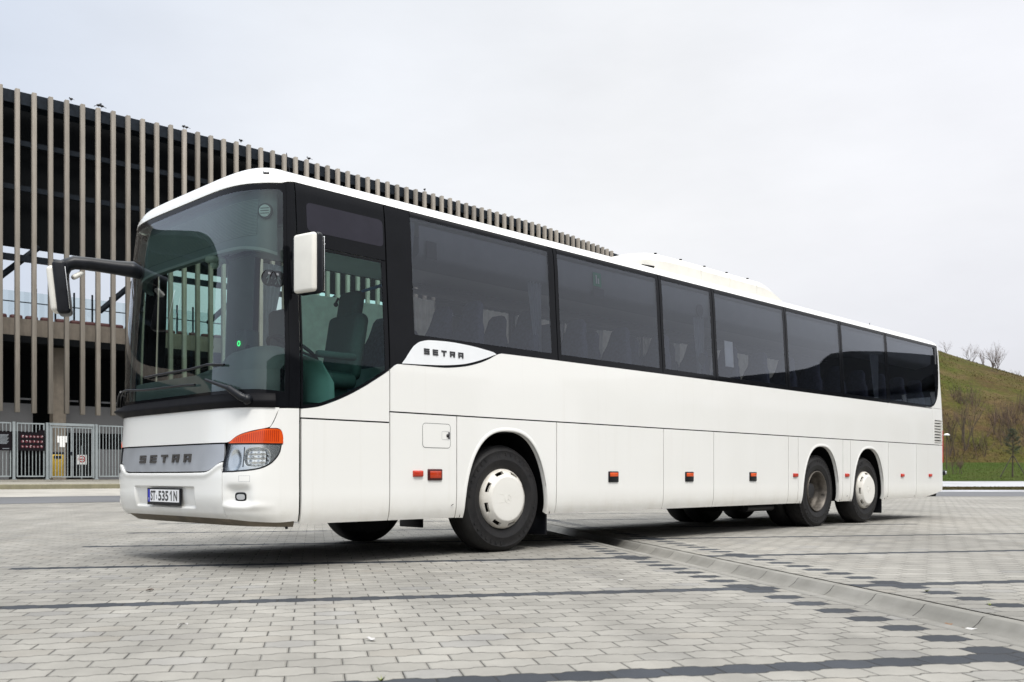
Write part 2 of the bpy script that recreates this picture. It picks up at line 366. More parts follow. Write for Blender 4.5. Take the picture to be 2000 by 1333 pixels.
# ------------------------------------------------------------------ coach surfaces (x back along the coach, y across, z up)
W2=1.275; XR=13.48
D=curve([(.28,.075),(.33,.045),(.38,.022),(.46,.006),(.60,0),(1.6,0),(1.8,.006),(2.4,.042),(3.06,.085),(3.12,.115),(3.2,.22),(3.26,.42),(3.3,.9)])
NZ=curve([(.28,.28),(.33,.36),(.38,.44),(.45,.50),(.6,.53),(.72,.53),(.9,.51),(1.28,.48),(1.9,.455),(2.5,.42),(3.06,.36),(3.16,.32),(3.24,.2),(3.30,.02)])
PN,QN=6.0,2.3
WARP=curve([(0,0),(13,.2),(16,.3),(26.5,1.0),(33,1.3),(45,2.5),(60.5,4.0),(66,4.0),(78,2.0),(90,0)])
def nose0(ph,z):
    ph=ph+WARP(ph) if ph<=90 else ph-WARP(180-ph)
    a=R(ph); c,s=math.cos(a),math.sin(a)
    return Vector((-NZ(z)*abs(s)**(2/QN), W2-(W2-D(z))*math.copysign(abs(c)**(2/PN),c), z))
def NOSE(ph,z,off=0):
    p=nose0(ph,z)
    if off==0: return p
    e=.4; tu=nose0(min(ph+e,180),z)-nose0(max(ph-e,0),z); tv=nose0(ph,z+.01)-nose0(ph,z-.01)
    n=tv.cross(tu)
    if n.length<1e-9: n=Vector((-1,0,0))
    n.normalize()
    if n.x>0 or (ph<5 and n.y>0) : n=-n if n.x>0.05 else n
    return p+n*off
def NEAR(x,z,off=0):
    s=(D(z+.01)-D(z-.01))/.02; l=math.sqrt(1+s*s)
    return Vector((x,D(z)-off/l,z+off*s/l))
def FAR(x,z,off=0):
    p=NEAR(x,z,off); return Vector((p.x,2*W2-p.y,p.z))
def rear0(ph,z):
    a=R(ph); c,s=math.cos(a),math.sin(a); nr=.15-(.05*max(0,(z-2.2))if z>2.2 else 0)
    return Vector((XR+nr*abs(s)**(2/2.2), W2-(W2-D(z))*math.copysign(abs(c)**(2/9),c), z))
def REAR(ph,z,off=0):
    p=rear0(ph,z); return p+Vector((1,-(.8 if ph<12 else 0),0))*off
def patch(mb,us,lo,hi,surf,nv=8,off=0,th=.018,mi=0,back=True,rim=True):
    if not callable(lo): lo=K(lo)
    if not callable(hi): hi=K(hi)
    of=off if callable(off) else (lambda u,z:off)
    nu=len(us); F=[];Bk=[]
    for u in us:
        a,b=lo(u),hi(u)
        for j in range(nv):
            z=a+(b-a)*j/(nv-1); F.append(surf(u,z,of(u,z))); Bk.append(surf(u,z,of(u,z)-th))
    # winding from the outward direction
    i0=(nu//2)*nv+nv//2; i0=min(i0,(nu-2)*nv+nv-2)
    nrm=(F[i0+nv]-F[i0]).cross(F[i0+1]-F[i0]); outw=F[i0]-Bk[i0] if th else surf(us[nu//2],(lo(us[nu//2])+hi(us[nu//2]))/2,.02)-surf(us[nu//2],(lo(us[nu//2])+hi(us[nu//2]))/2,0)
    flip=nrm.dot(outw)<0
    fs=[]
    for i in range(nu-1):
        for j in range(nv-1):
            f=[i*nv+j,(i+1)*nv+j,(i+1)*nv+j+1,i*nv+j+1]; fs.append(f[::-1] if flip else f)
    mb.add(F,fs,True,mi)
    if th and rim:
        def strip(idx,rev):
            n=len(idx); vs=[F[i] for i in idx]+[Bk[i] for i in idx]
            q=[]
            for k in range(n-1):
                f=[k,k+n,k+n+1,k+1]; q.append(f[::-1] if (flip!=rev) else f)
            mb.add(vs,q,False,mi)
        strip([i*nv for i in range(nu)],False); strip([i*nv+nv-1 for i in range(nu)],True)
        strip(list(range(nv)),True); strip([(nu-1)*nv+j for j in range(nv)],False)
    if th and back: mb.add(Bk,[f[::-1] for f in fs],True,mi)

SA,CA=math.sin(R(44.4)),math.cos(R(44.4))
bus=empty('coach',(-1.675,7.55,0),R(90-44.4))
tag(bus,'long white three-axle coach with dark tinted windows parked on the paving','coach')
def P(name,mb,mats,parent=None,label=None,**k):
    o=mb.build(name,mats,parent or bus,**k)
    if label: o['label']=label
    return o
G=.0062
# ---- lower side panels
AX=(2.345,8.84,10.44)
def arch(xc,hw=.57,top=1.168,bot=.355,e=2.6):
    return lambda x: bot+(top-bot)*max(0,1-min(1,abs((x-xc)/hw))**e)**.5
def archus(x0,x1,xc,hw=.57):
    a=lin(x0,xc-hw-.003,4); b=[xc-hw*math.cos(math.pi*i/60) for i in range(61)]; c=lin(xc+hw+.003,x1,4)
    return a+b+c
BOT=.357; BT=1.292
def side_panel(name,x0,x1,z0=BOT,z1=BT,xc=None,label=None,mid=None):
    mb=MB()
    if xc is None: patch(mb,lin(x0+G,x1-G,max(4,int((x1-x0)/.12))),z0,z1-G,NEAR,22)
    else:
        patch(mb,archus(x0+G,x1-G,xc),arch(xc),z1-G,NEAR,22)
        us=[xc-(.57)*math.cos(math.pi*i/60) for i in range(61)]
        # rounded raised lip round the arch
        A=arch(xc); n=len(us); prof=[(0,.0),(.006,.004),(.014,.0055),(.026,.004),(.04,.0)]
        pts=[Vector((u,A(u),0)) for u in us]; vs=[]
        for i,p in enumerate(pts):
            t=(pts[min(i+1,n-1)]-pts[max(i-1,0)]).normalized(); nn=Vector((-t.y,t.x,0))
            for r,h in prof:
                q=p+nn*r; vs.append(NEAR(q.x,max(q.y,.33),h))
            q=p; vs.append(NEAR(q.x,max(q.y,.33),-.05))
        m=len(prof)+1; fs=[]
        for i in range(n-1):
            for j in range(m-2): fs.append((i*m+j,i*m+j+1,(i+1)*m+j+1,(i+1)*m+j))
            fs.append((i*m+m-1,i*m,(i+1)*m,(i+1)*m+m-1))
        mb.add(vs,fs,True)
    return P(name,mb,'paint',label=label)
side_panel('front_side_panel',.004,.893,z1=1.199)
side_panel('locker_door',.893,1.669)
side_panel('wheel_arch_panel',1.669,3.044,xc=AX[0])
for a,b in ((3.044,4.907),(4.907,5.969),(5.969,7.852)): side_panel('luggage_door',a,b)
side_panel('side_panel',7.852,8.129)
side_panel('wheel_arch_panel',8.129,9.515,xc=AX[1])
side_panel('side_panel',9.515,9.775)
side_panel('wheel_arch_panel',9.775,11.155,xc=AX[2])
side_panel('side_panel',11.155,12.312)
mb=MB(); rlo=curve([(12.312,.358),(12.6,.365),(13.0,.40),(13.48,.475)])
patch(mb,lin(12.312+G,XR,14),rlo,BT-G,NEAR,22); patch(mb,lin(0,180,60),.475,BT-G,REAR,18); P('rear_corner_panel',mb,'paint')
# white panel under the driver's window
dwin=curve([(0,1.283),(.15,1.305),(.30,1.352),(.458,1.417),(.65,1.515),(.842,1.628),(.893,1.66)])
mb=MB(); patch(mb,lin(G,.893-G,24),1.199+G,lambda u:dwin(u)-.012,NEAR,8); P('driver_door_panel',mb,'paint')
# dark seal strip behind the panel joints
mb=MB()
for a,b in ((-.0,1.72),(3.0,8.22),(9.44,9.84),(11.06,13.3)): patch(mb,lin(a,b,8),.37,1.28,NEAR,10,off=-.021,th=.004)
patch(mb,lin(0,13.4,12),1.17,1.33,NEAR,4,off=-.021,th=.004); patch(mb,lin(.86,.93,2),1.28,3.09,NEAR,14,off=-.021,th=.004); patch(mb,lin(.2,13.5,30),3.05,3.10,NEAR,3,off=-.028,th=.004)
for a,b in ((0.3,28),(152,179.7)): patch(mb,lin(a,b,20),.40,1.285,NOSE,16,off=-.028,th=.004)
for x in (3.083,4.916,6.048,7.876,9.562,11.212): patch(mb,lin(x-.02,x+.02,2),1.93,3.09,NEAR,12,off=-.016,th=.004)
P('seam_seal',mb,'black_deep')
# belt panel
wtop=curve([(.893,1.655),(.93,1.685),(.975,1.712),(1.10,1.716),(1.485,1.722),(1.75,1.752),(1.95,1.800),(2.1,1.856),(2.2,1.905),(2.27,1.922),(3.04,1.925),(13.1,1.935)])
mb=MB(); patch(mb,lin(.893+G,3.2,60)+lin(3.3,13.04-G,50),BT+G,lambda u:wtop(u)-.004,NEAR,10); P('belt_panel',mb,'paint')
mb=MB(); patch(mb,lin(13.04,13.10,3),BT+G,1.942,NEAR,10); patch(mb,lin(13.10,XR,6),1.735,1.942,NEAR,6); patch(mb,lin(13.49,13.50,2),BT,1.74,NEAR,4)
patch(mb,lin(0,180,60),BT+G,1.942,REAR,10)
patch(mb,lin(13.10,XR,6),BT+G,1.325,NEAR,4); P('rear_quarter_panel',mb,'paint')
# louvre grille
mb=MB(); patch(mb,lin(13.105,13.475,4),1.33,1.73,NEAR,6,off=-.045,th=.005,mi=1)
for k in range(8):
    z=1.335+k*.0505
    vs=[NEAR(13.11,z,-.012),NEAR(13.47,z,-.012),NEAR(13.47,z+.030,.010),NEAR(13.11,z+.030,.010),NEAR(13.11,z+.030,-.04),NEAR(13.47,z+.030,-.04)]
    mb.add(vs,[(0,1,2,3),(3,2,5,4)],False)
for x in (13.105,13.475): mb.box((x-.006,-.004,1.327),(x+.006,.03,1.733))
P('louvre_vent',mb,['paint','black_deep'])
# rear upper corner (white, behind the glass band)
bl=curve([(11.2,1.948),(12.75,1.950),(12.98,1.962),(13.14,2.0),(13.26,2.08),(13.34,2.19),(13.40,2.36),(13.44,2.62),(13.455,2.9),(13.46,3.0)])
mb=MB(); patch(mb,lin(12.80,13.46,30),1.947,lambda u:max(bl(u)-.008,1.95),NEAR,8); patch(mb,lin(13.46,XR,3),1.947,3.092,NEAR,12); patch(mb,lin(0,180,60),1.947,3.092,REAR,14); P('rear_corner_panel',mb,'paint')
# rear lamps
for ph0,ph1 in ((4,26),(154,176)):
    mb=MB(); patch(mb,lin(ph0,ph1,10),.98,1.56,REAR,6,off=.012,th=.03); P('tail_light',mb,'red')
mb=MB(); mb.lathe([(.0,.0),(.045,.0),(.05,-.03),(.04,-.06),(0,-.062)],20,'y',(13.62,.05,.80)); mb.lathe([(0,-.061),(.03,-.061),(.03,-.07),(0,-.072)],16,'y',(13.62,.05,.80),mi=1); P('marker_lamp',mb,['black_plastic','silver'])
# ---- far side (seen through the glass and between the wheels)
mb=MB()
segs=[(1.1,AX[0]-.6),(AX[0]+.6,AX[1]-.6),(AX[1]+.6,AX[2]-.6),(AX[2]+.6,XR)]
for a,b in segs: patch(mb,lin(a,b,6),BOT,1.95,FAR,10)
for x in AX: patch(mb,archus(x-.6,x+.6,x),arch(x),1.95,FAR,8)
P('belt_panel',mb,'paint')
# ---- windows
DV=[.895,3.083,4.916,6.048,7.876,9.562,11.212,13.46]
GL=[(1.182,2.985),(3.135,4.852),(4.975,5.952),(6.055,7.775),(7.93,9.46),(9.615,11.115),(11.265,13.25)]
GB,GT,TOP=1.988,3.036,3.088
curtain_me=None
for i in range(7):
    x0,x1=DV[i]+.006,DV[i+1]-.006; g0,g1=GL[i]
    if i==0: g0,g1=1.182,2.99
    elif i<6: g0,g1=DV[i]+.055,DV[i+1]-.06
    lo=(lambda u:wtop(u)) if i<6 else bl
    glo=(lambda u:GB) if i<6 else (lambda u:max(GB,bl(u)+.035))
    mb=MB(); nu=max(6,int((x1-x0)/.06)); 
    patch(mb,lin(x0,g0,8 if i==0 else 3),lo,TOP,NEAR,14,th=.012)
    patch(mb,lin(g1,x1,4 if i<6 else 14),lo,TOP,NEAR,14,th=.012)
    patch(mb,lin(g0,g1,nu),lo,glo,NEAR,5,th=.012); patch(mb,lin(g0,g1,nu),GT,TOP,NEAR,4,th=.012)
    fr=P('side_window',mb,'black_gloss')
    mb=MB(); patch(mb,lin(g0,g1,nu),glo,GT,NEAR,12,off=-.001,th=0); P('pane',mb,'glass_tint',fr)
# far windows
for i in range(7):
    x0,x1=DV[i]+.006,DV[i+1]-.006
    if i==0: x0=1.05
    mb=MB(); g0,g1=x0+.06,x1-.06
    patch(mb,lin(x0,g0,3),1.955,TOP,FAR,10,th=.012); patch(mb,lin(g1,x1,3),1.955,TOP,FAR,10,th=.012)
    patch(mb,lin(g0,g1,5),1.955,GB,FAR,3,th=.012); patch(mb,lin(g0,g1,5),GT,TOP,FAR,3,th=.012)
    fr=P('side_window',mb,'black_gloss'); mb=MB(); patch(mb,lin(g0,g1,6),GB,GT,FAR,10,off=-.001,th=0); P('pane',mb,'glass_far' if i else 'glass_clear',fr)
# far entrance door, glazed
mb=MB(); patch(mb,lin(.02,.09,3),.36,TOP,FAR,12); patch(mb,lin(.74,1.04,4),.36,TOP,FAR,12,mi=1); patch(mb,lin(.09,.74,6),.36,.9,FAR,6); patch(mb,lin(.09,.74,6),2.92,TOP,FAR,3)
dr=P('entrance_door',mb,['black_plastic','trim_light']); mb=MB(); patch(mb,lin(.09,.74,6),.9,2.92,FAR,12,off=-.003,th=0); P('pane',mb,'glass_front',dr)
# driver's window block: destination box above, green glass below
mb=MB(); patch(mb,lin(.006,.887,14),2.598,TOP,NEAR,10,th=.012)
db=P('destination_panel',mb,'black_gloss')
mb=MB(); n=26
def rr(u,u0,u1,r,h,up):
    d=min(u-u0,u1-u); d=max(d,0)
    return h if d>=r else h-(1 if up else -1)*(r-math.sqrt(max(0,r*r-(r-d)**2)))
us=[.098+(.868-.098)*(1-math.cos(math.pi*i/n))/2 for i in range(n+1)]
patch(mb,us,lambda u:rr(u,.098,.868,.04,2.712,False),lambda u:rr(u,.098,.868,.04,2.945,True),NEAR,6,off=.0015,th=.003); P('display_pane',mb,'panel_glass',db)
mb=MB(); patch(mb,lin(.006,.022,2),lambda u:dwin(u)-.004,2.59,NEAR,12,th=.012); patch(mb,lin(.845,.887,3),lambda u:dwin(u)-.004,2.59,NEAR,12,th=.012)
patch(mb,lin(.022,.845,24),lambda u:dwin(u)-.006,lambda u:dwin(u)+.018,NEAR,3,th=.012); patch(mb,lin(.022,.845,8),2.572,2.59,NEAR,3,th=.012)
dw=P('driver_window',mb,'black_gloss'); mb=MB(); patch(mb,lin(.022,.845,24),lambda u:dwin(u)+.018,2.572,NEAR,12,off=-.002,th=0); P('pane',mb,'glass_green',dw)
# ---- silver badge plate on the side with its lettering
bhi=curve([(1.03,1.722),(1.07,1.765),(1.12,1.83),(1.18,1.893),(1.25,1.932),(1.35,1.953),(1.6,1.962),(1.85,1.952),(2.05,1.932),(2.15,1.918),(2.183,1.905)])
blo=curve([(1.03,1.718),(1.25,1.727),(1.485,1.740),(1.75,1.772),(1.95,1.822),(2.08,1.865),(2.15,1.89),(2.183,1.900)])
mb=MB(); patch(mb,lin(1.03,1.26,24)+lin(1.28,2.183,40),blo,bhi,NEAR,8,off=.006,th=.008); bp=P('badge_plate',mb,'silver_badge')
LET={'S':[(0,0,5,1.15),(3.6,0,5,2.6),(0,1.5,5,2.6),(0,1.5,1.4,4),(0,2.95,5,4)],'E':[(0,0,1.4,4),(0,0,5,1.1),(0,1.5,4.8,2.5),(0,2.95,5,4)],
 'T':[(0,2.9,5,4),(1.8,0,3.2,4)],'R':[(0,0,1.4,4),(0,2.95,5,4),(3.6,1.5,5,4),(0,1.3,4.6,2.3),(3.2,0,4.8,1.8)],'A':[(0,0,1.4,4),(0,2.95,5,4),(3.6,0,5,4),(0,1.1,5,2.1)]}
def lettering(name,mat,par,place,width,height,gap=.62,mi=0,th=.004):
    # union of strokes on a small grid so no two faces overlap
    cw=width/(5+4*(5*(1+gap)))*1.0; sc=width/(5*5+4*5*gap)
    for i,ch in enumerate('SETRA'):
        mb=MB()
        xs=sorted({a for r in LET[ch] for a in (r[0],r[2])}); zs=sorted({a for r in LET[ch] for a in (r[1],r[3])})
        for a,b in zip(xs,xs[1:]):
            for c,d in zip(zs,zs[1:]):
                mx,mz=(a+b)/2,(c+d)/2
                if any(r[0]<mx<r[2] and r[1]<mz<r[3] for r in LET[ch]):
                    q=[(a,c),(b,c),(b,d),(a,d)]; x0=i*5*(1+gap)
                    f=[place((x0+x)*sc,z*height/4,th) for x,z in q]; k=[place((x0+x)*sc,z*height/4,0) for x,z in q]
                    mb.add(f+k,[(0,1,2,3),(0,4,5,1),(1,5,6,2),(2,6,7,3),(3,7,4,0)],False,mi)
        mb.build(name,mat,par)
lettering('badge_letter','dark_letter',bp,lambda x,z,t:NEAR(1.277+x,1.822+z+x*.004,.007+t),.475,.052)
def fit(vs,x0,x1,z0,z1):
    a=min(v[0] for v in vs); b=max(v[0] for v in vs); c=min(v[1] for v in vs); d=max(v[1] for v in vs)
    return [(x0+(x-a)/(b-a)*(x1-x0),z0+(y-c)/(d-c)*(z1-z0)) for x,y in vs]
def text_mesh(s,size,sx=1,off=0):
    cu=bpy.data.curves.new('t','FONT'); cu.body=s; cu.size=size; cu.offset=off; cu.resolution_u=4
    ob=bpy.data.objects.new('t',cu); C.objects.link(ob); dg=bpy.context.evaluated_depsgraph_get(); me=bpy.data.meshes.new_from_object(ob.evaluated_get(dg))
    vs=[(v.co.x*sx,v.co.y) for v in me.vertices]; fs=[list(p.vertices) for p in me.polygons]
    bpy.data.objects.remove(ob); bpy.data.curves.remove(cu); bpy.data.meshes.remove(me); return vs,fs
vs,fs=text_mesh('UL',.058,.95); mb=MB(); mb.add([NEAR(.205+x,2.632+y,.002) for x,y in vs],fs,False); P('panel_lettering',mb,'letter_white',db)

# ---- nose: pillars, windscreen, hood, lights, grille, bumper
WT=curve([(0,3.088),(8,3.075),(17,3.055),(42,3.045),(90,3.058),(138,3.045),(163,3.055),(172,3.075),(180,3.088)])
WB=1.283
for a,b in ((.3,9.5),(170.5,179.7)):
    mb=MB(); patch(mb,lin(a,b,14),WB,lambda u:WT(u)-.006,NOSE,24,th=.02); P('windscreen_pillar',mb,'black_gloss')
mb=MB(); g0,g1=13.5,166.5; gb=curve([(13,1.40),(40,1.415),(90,1.41),(140,1.42),(167,1.42)]); gt=lambda u:WT(u)-.05-.03*max(0,1-min(u-13.5,166.5-u)/6)**2
us=lin(g0,g1,110)
patch(mb,lin(9.8,g0,8),WB,lambda u:WT(u)-.006,NOSE,24,th=.012); patch(mb,lin(g1,170.2,8),WB,lambda u:WT(u)-.006,NOSE,24,th=.012)
patch(mb,us,WB,gb,NOSE,5,th=.012); patch(mb,us,gt,lambda u:WT(u)-.006,NOSE,4,th=.012)
ws=P('windscreen',mb,'black_gloss'); mb=MB(); patch(mb,us,gb,gt,NOSE,40,off=-.001,th=0); P('pane',mb,'glass_front',ws)
# cowl lip along the foot of the windscreen
def lipoff(u,z): return .022*max(0,1-abs(z-1.32)/.06)+.075*math.exp(-((u-134)/12)**2)*max(0,1-abs(z-1.335)/.06)+.004
mb=MB(); patch(mb,lin(22,172,100),1.272,1.385,NOSE,12,off=lipoff,th=.012); P('windscreen_cowl',mb,'black_matte')
sym=lambda f:(lambda u:f(min(u,180-u)))
ahi=curve([(14.2,1.03),(14.6,1.058),(15.5,1.082),(17,1.099),(20,1.108),(29,1.107),(40,1.088),(50,1.062),(55,1.035),(59,1.0)])
hoodlo=curve([(18.2,1.268),(20,1.237),(23,1.172),(26.3,1.122),(30,1.113),(40,1.095),(50,1.068),(55,1.042),(59.5,1.008),(62,1.002)])
mb=MB(); us=lin(18.3,30,70)+lin(30.3,62,50)+lin(63,117,40)+lin(118,149.7,50)+lin(150,161.7,70)
patch(mb,us,sym(hoodlo),lambda u:1.274,NOSE,14,th=.02); P('front_hood',mb,'paint')
seam=curve([(0,1.274),(18.0,1.268),(20,1.222),(23,1.157),(26.3,1.112)])
hlo=curve([(15.4,.99),(15.8,.96),(17,.925),(19.5,.886),(24,.842),(30,.812),(37,.795),(44.5,.786),(54,.779),(63.3,.776)])
bumlo=curve([(0,.385),(20,.375),(45,.385),(63,.40),(90,.405)])
def fogdip(u,z):
    uu=min(u,180-u); a=math.exp(-((uu-50)/9.5)**4)*math.exp(-((z-.585)/.075)**4)
    ridge=.012*math.exp(-((z-.505)/.03)**2)*min(1,max(0,(uu-18)/20))
    return -.035*a+ridge
for far in (False,True):
    m=(lambda us:[180-u for u in us][::-1]) if far else (lambda us:us)
    mb=MB()
    patch(mb,m(lin(.9,14.2,22)),sym(bumlo),sym(seam),NOSE,30)
    patch(mb,m(lin(14.2,15.4,4)),sym(bumlo),.985,NOSE,20); patch(mb,m(lin(14.2,15.4,4)),sym(lambda u:ahi(u)+.006),sym(seam),NOSE,8)
    patch(mb,m(lin(15.4,26.2,18)),sym(lambda u:max(ahi(u),1.03)+.006),sym(seam),NOSE,8)
    patch(mb,m(lin(15.4,62.6,70)),sym(bumlo),sym(lambda u:hlo(u)-.007),NOSE,44,off=fogdip)
    patch(mb,m(lin(14.2,15.4,4)),.985,sym(lambda u:ahi(u)+.006) ,NOSE,4,off=-.004,th=.01)
    bc=P('bumper_corner',mb,'paint')
    # headlight unit
    mb=MB(); patch(mb,m(lin(14.3,59.5,50)),.995,sym(lambda u:max(ahi(u),1.0)),NOSE,8,off=.003,th=.02)
    hi2=sym(lambda u:.985 if u<59.3 else .985-(u-59.3)/4*.2)
    hb=MB(); patch(hb,m(lin(15.5,63,50)),sym(lambda u:hlo(u)-.004),.992,NOSE,10,off=-.055,th=.03,mi=0)
    # dark surround walls
    for uu in (15.5,62.8):
        vs=[NOSE(180-uu if far else uu,z,o) for z in (hlo(uu)-.005,.99 if uu<60 else .80) for o in (-.09,-.003)]
        hb.add(vs,[(0,1,3,2)],False)
    patch(hb,m(lin(15.4,63.1,50)),sym(lambda u:hlo(u)-.009),sym(lambda u:hlo(u)),NOSE,3,off=.001,th=.08)
    patch(hb,m(lin(14.8,60,50)),.986,.998,NOSE,3,off=.002,th=.08)
    patch(hb,m(lin(59.2,63.6,10)),sym(lambda u:.992-(u-59.2)/4.4*.215),sym(lambda u:1.0-(u-59.8)/4.0*.2 if u>59.8 else 1.0),NOSE,3,off=.001,th=.08)
    hl=P('headlight',hb,'black_plastic')
    mb.build('indicator',['amber'],hl)
    # amber prism ribs
    rb=MB()
    for k in range(22):
        u=18+k*1.75
        patch(rb,m([u,u+.45,u+.9]),1.006,sym(lambda u:max(ahi(u)-.012,1.006)),NOSE,4,off=.0045,th=.002)
    rb.build('indicator_ribs',['amber_deep'],hl)
    cb=MB(); 
    def bowl(u,z):
        uu=min(u,180-u); a=max(0,1-abs((uu-36)/11)**3-abs((z-.885)/.072)**3); b2=0; c3=max(0,1-((uu-54)/5)**2-((z-.86)/.09)**2)
        return -.012-.020*min(1,a*2.2)-.006*min(1,c3*1.5)-.0022*math.sin(z*190)*(a>.05)-.0025*math.sin(uu*.9)*(a>.05)
    patch(cb,m(lin(16.2,61.5,70)),sym(lambda u:hlo(u)+.004),sym(lambda u:.984 if u<59 else .984-(u-59)/4*.2),NOSE,30,off=bowl,th=.004)
    for uu,z,r in ((40,.885,.013),(31,.89,.012)):
        p=NOSE(180-uu if far else uu,z,-.035); cb.sphere(p,r,12,8)
    for uu in (46.8,):
        patch(cb,m([uu,uu+.7]),.81,.965,NOSE,6,off=-.010,th=.03,mi=1)
    cb.build('reflector',['chrome','dark_metal'],hl)
    lb=MB(); patch(lb,m(lin(15.6,62.8,50)),sym(lambda u:hlo(u)+.001),sym(lambda u:.986 if u<59.2 else .986-(u-59.2)/4*.2),NOSE,10,off=-.001,th=0); lb.build('lens',['glass_clear'],hl)
    # fog lamp
    fb=MB(); n=18; us=[44.3+(53.8-44.3)*(1-math.cos(math.pi*i/n))/2 for i in range(n+1)]
    el=lambda u,s:.577+s*.036*(max(0,1-abs((min(u,180-u)-49.05)/4.76)**3.5))**(1/3.5)
    patch(fb,m(us),lambda u:el(u,-1),lambda u:el(u,1),NOSE,6,off=-.026,th=.02)
    el2=lambda u,s:.575+s*.023*(max(0,1-abs((min(u,180-u)-49.0)/3.4)**3))**(1/3)
    us2=[45.6+6.8*(1-math.cos(math.pi*i/n))/2 for i in range(n+1)]
    patch(fb,m(us2),lambda u:el2(u,-1),lambda u:el2(u,1),NOSE,6,off=-.022,th=.006,mi=1); P('fog_light',fb,['black_plastic','trim_light'])
    if not far:
        tb=MB()
        for (a,b,c,d) in ((40.5,49.5,.740,.7425),(40.5,49.5,.695,.6975),(40.5,40.8,.695,.7425),(49.2,49.5,.695,.7425)): patch(tb,lin(a,b,4),c,d,NOSE,2,off=lambda u,z:fogdip(u,z)+.0006,th=.001)
        P('tow_cover',tb,'trim_light')
# grille
glo=curve([(62,.862),(65,.855),(67.5,.842),(71,.815),(75,.79),(79,.779),(90,.776)])
mb=MB(); us=lin(63.4,116.6,70); gtop=lambda u:.992 if min(u,180-u)>64.2 else .96
patch(mb,us,sym(glo),sym(lambda u:.991 if u>64 else .93+(u-63.4)*.1),NOSE,10,off=-.006,th=.015); gr=P('grille',mb,'silver')
mb=MB(); patch(mb,lin(61,119,40),.74,1.02,NOSE,8,off=-.045,th=.01); P('grille_backing',mb,'black_deep',gr)
# lettering on the grille: across from y=1.78 to y=.80
ytab=[(NOSE(ph/10,.9).y,ph/10) for ph in range(600,1201)]
def ph_of_y(y): return min(ytab,key=lambda t:abs(t[0]-y))[1]
def phi_exact(y):
    a=60.;b=120.
    for _ in range(40):
        m_=(a+b)/2
        if NOSE(m_,.9).y<y: a=m_
        else: b=m_
    return a
lettering('grille_letter','letter_grey',gr,lambda x,z,t:NOSE(phi_exact(1.755-x),.852+z,-.005+t),.94,.068,gap=.75,th=.008)
# bumper centre with the number plate pocket
def pocket(u,z):
    y=abs((u-90)/5.0); zz=abs((z-.565)/.085)
    a=max(0,1-max(0,y-.9)/.22) if y<1.12 else 0; b=max(0,1-max(0,zz-.9)/.16) if zz<1.06 else 0
    s=lambda t:t*t*(3-2*t)
    ridge=.012*math.exp(-((z-.47)/.025)**2)
    lip=.010*math.exp(-((z-(sym(glo)(u)-.03))/.022)**2)
    return -.032*s(a)*s(b)+lip
mb=MB(); patch(mb,lin(63.0,80,24)+lin(80.4,99.6,70)+lin(100,117,24),sym(bumlo),sym(lambda u:glo(u)-.013),NOSE,70,off=pocket,th=.02); P('front_bumper',mb,'paint')
mb=MB(); patch(mb,lin(3,177,80),.325,sym(lambda u:bumlo(u)+.004),NOSE,6,off=-.02,th=.02); P('bumper_lip',mb,'underside')
mb=MB(); mb.tube([NOSE(12,.36,-.05),NOSE(11,.31,-.02)],.012,8); P('lip_bracket',mb,'black_plastic')
# number plate
pb=MB(); xp=-.53
def PL(x,z,t): return Vector((xp+.008-t,1.272-x,.565+z))        # x to the viewer's right
def slab(mb,x0,x1,z0,z1,t0,t1,mi=0):
    f=[PL(x,z,t1) for x,z in ((x0,z0),(x1,z0),(x1,z1),(x0,z1))]; k=[PL(x,z,t0) for x,z in ((x0,z0),(x1,z0),(x1,z1),(x0,z1))]
    mb.add(f+k,[(0,1,2,3),(0,4,5,1),(1,5,6,2),(2,6,7,3),(3,7,4,0)],False,mi)
slab(pb,-.30,.30,-.072,.072,-.012,.004,0); slab(pb,-.283,.285,-.045,.060,.004,.0055,1)
pb2=MB(); slab(pb2,-.284,-.245,-.046,.061,.0055,.0065)
plate=P('number_plate',pb,['black_plastic','plate_white']); pb2.build('country_band',['blue_band'],plate)
vs,fs=text_mesh('ST',.113,.62,.0035); tb=MB(); tb.add([PL(x,y,.0062) for x,y in fit(vs,-.234,-.140,-.036,.050)],fs,False); tb.build('plate_lettering',['dark_letter'],plate); tb=MB()
vs,fs=text_mesh('535',.113,.62,.0035); tb.add([PL(x,y,.0062) for x,y in fit(vs,-.088,.098,-.036,.050)],fs,False)
tb.add([PL(x,y,.0062) for x,y in ((.142,-.036),(.158,-.036),(.158,.050),(.144,.050),(.124,.026),(.124,.010),(.142,.028))],[(0,1,2,3,6),(3,4,5,6)],False)
vs,fs=text_mesh('N',.113,.62,.0035); tb.add([PL(x,y,.0062) for x,y in fit(vs,.190,.256,-.036,.050)],fs,False)
tb.build('plate_lettering',['dark_letter'],plate)
tb=MB(); slab(tb,-.127,-.113,-.022,.014,.0056,.0064); tb.build('plate_sticker',['trim_grey'],plate)
vs,fs=text_mesh('PL',.034,.7); tb=MB(); tb.add([PL(-.277+x,-.035+y,.0072) for x,y in vs],fs,False); tb.build('country_letters',['letter_white'],plate)

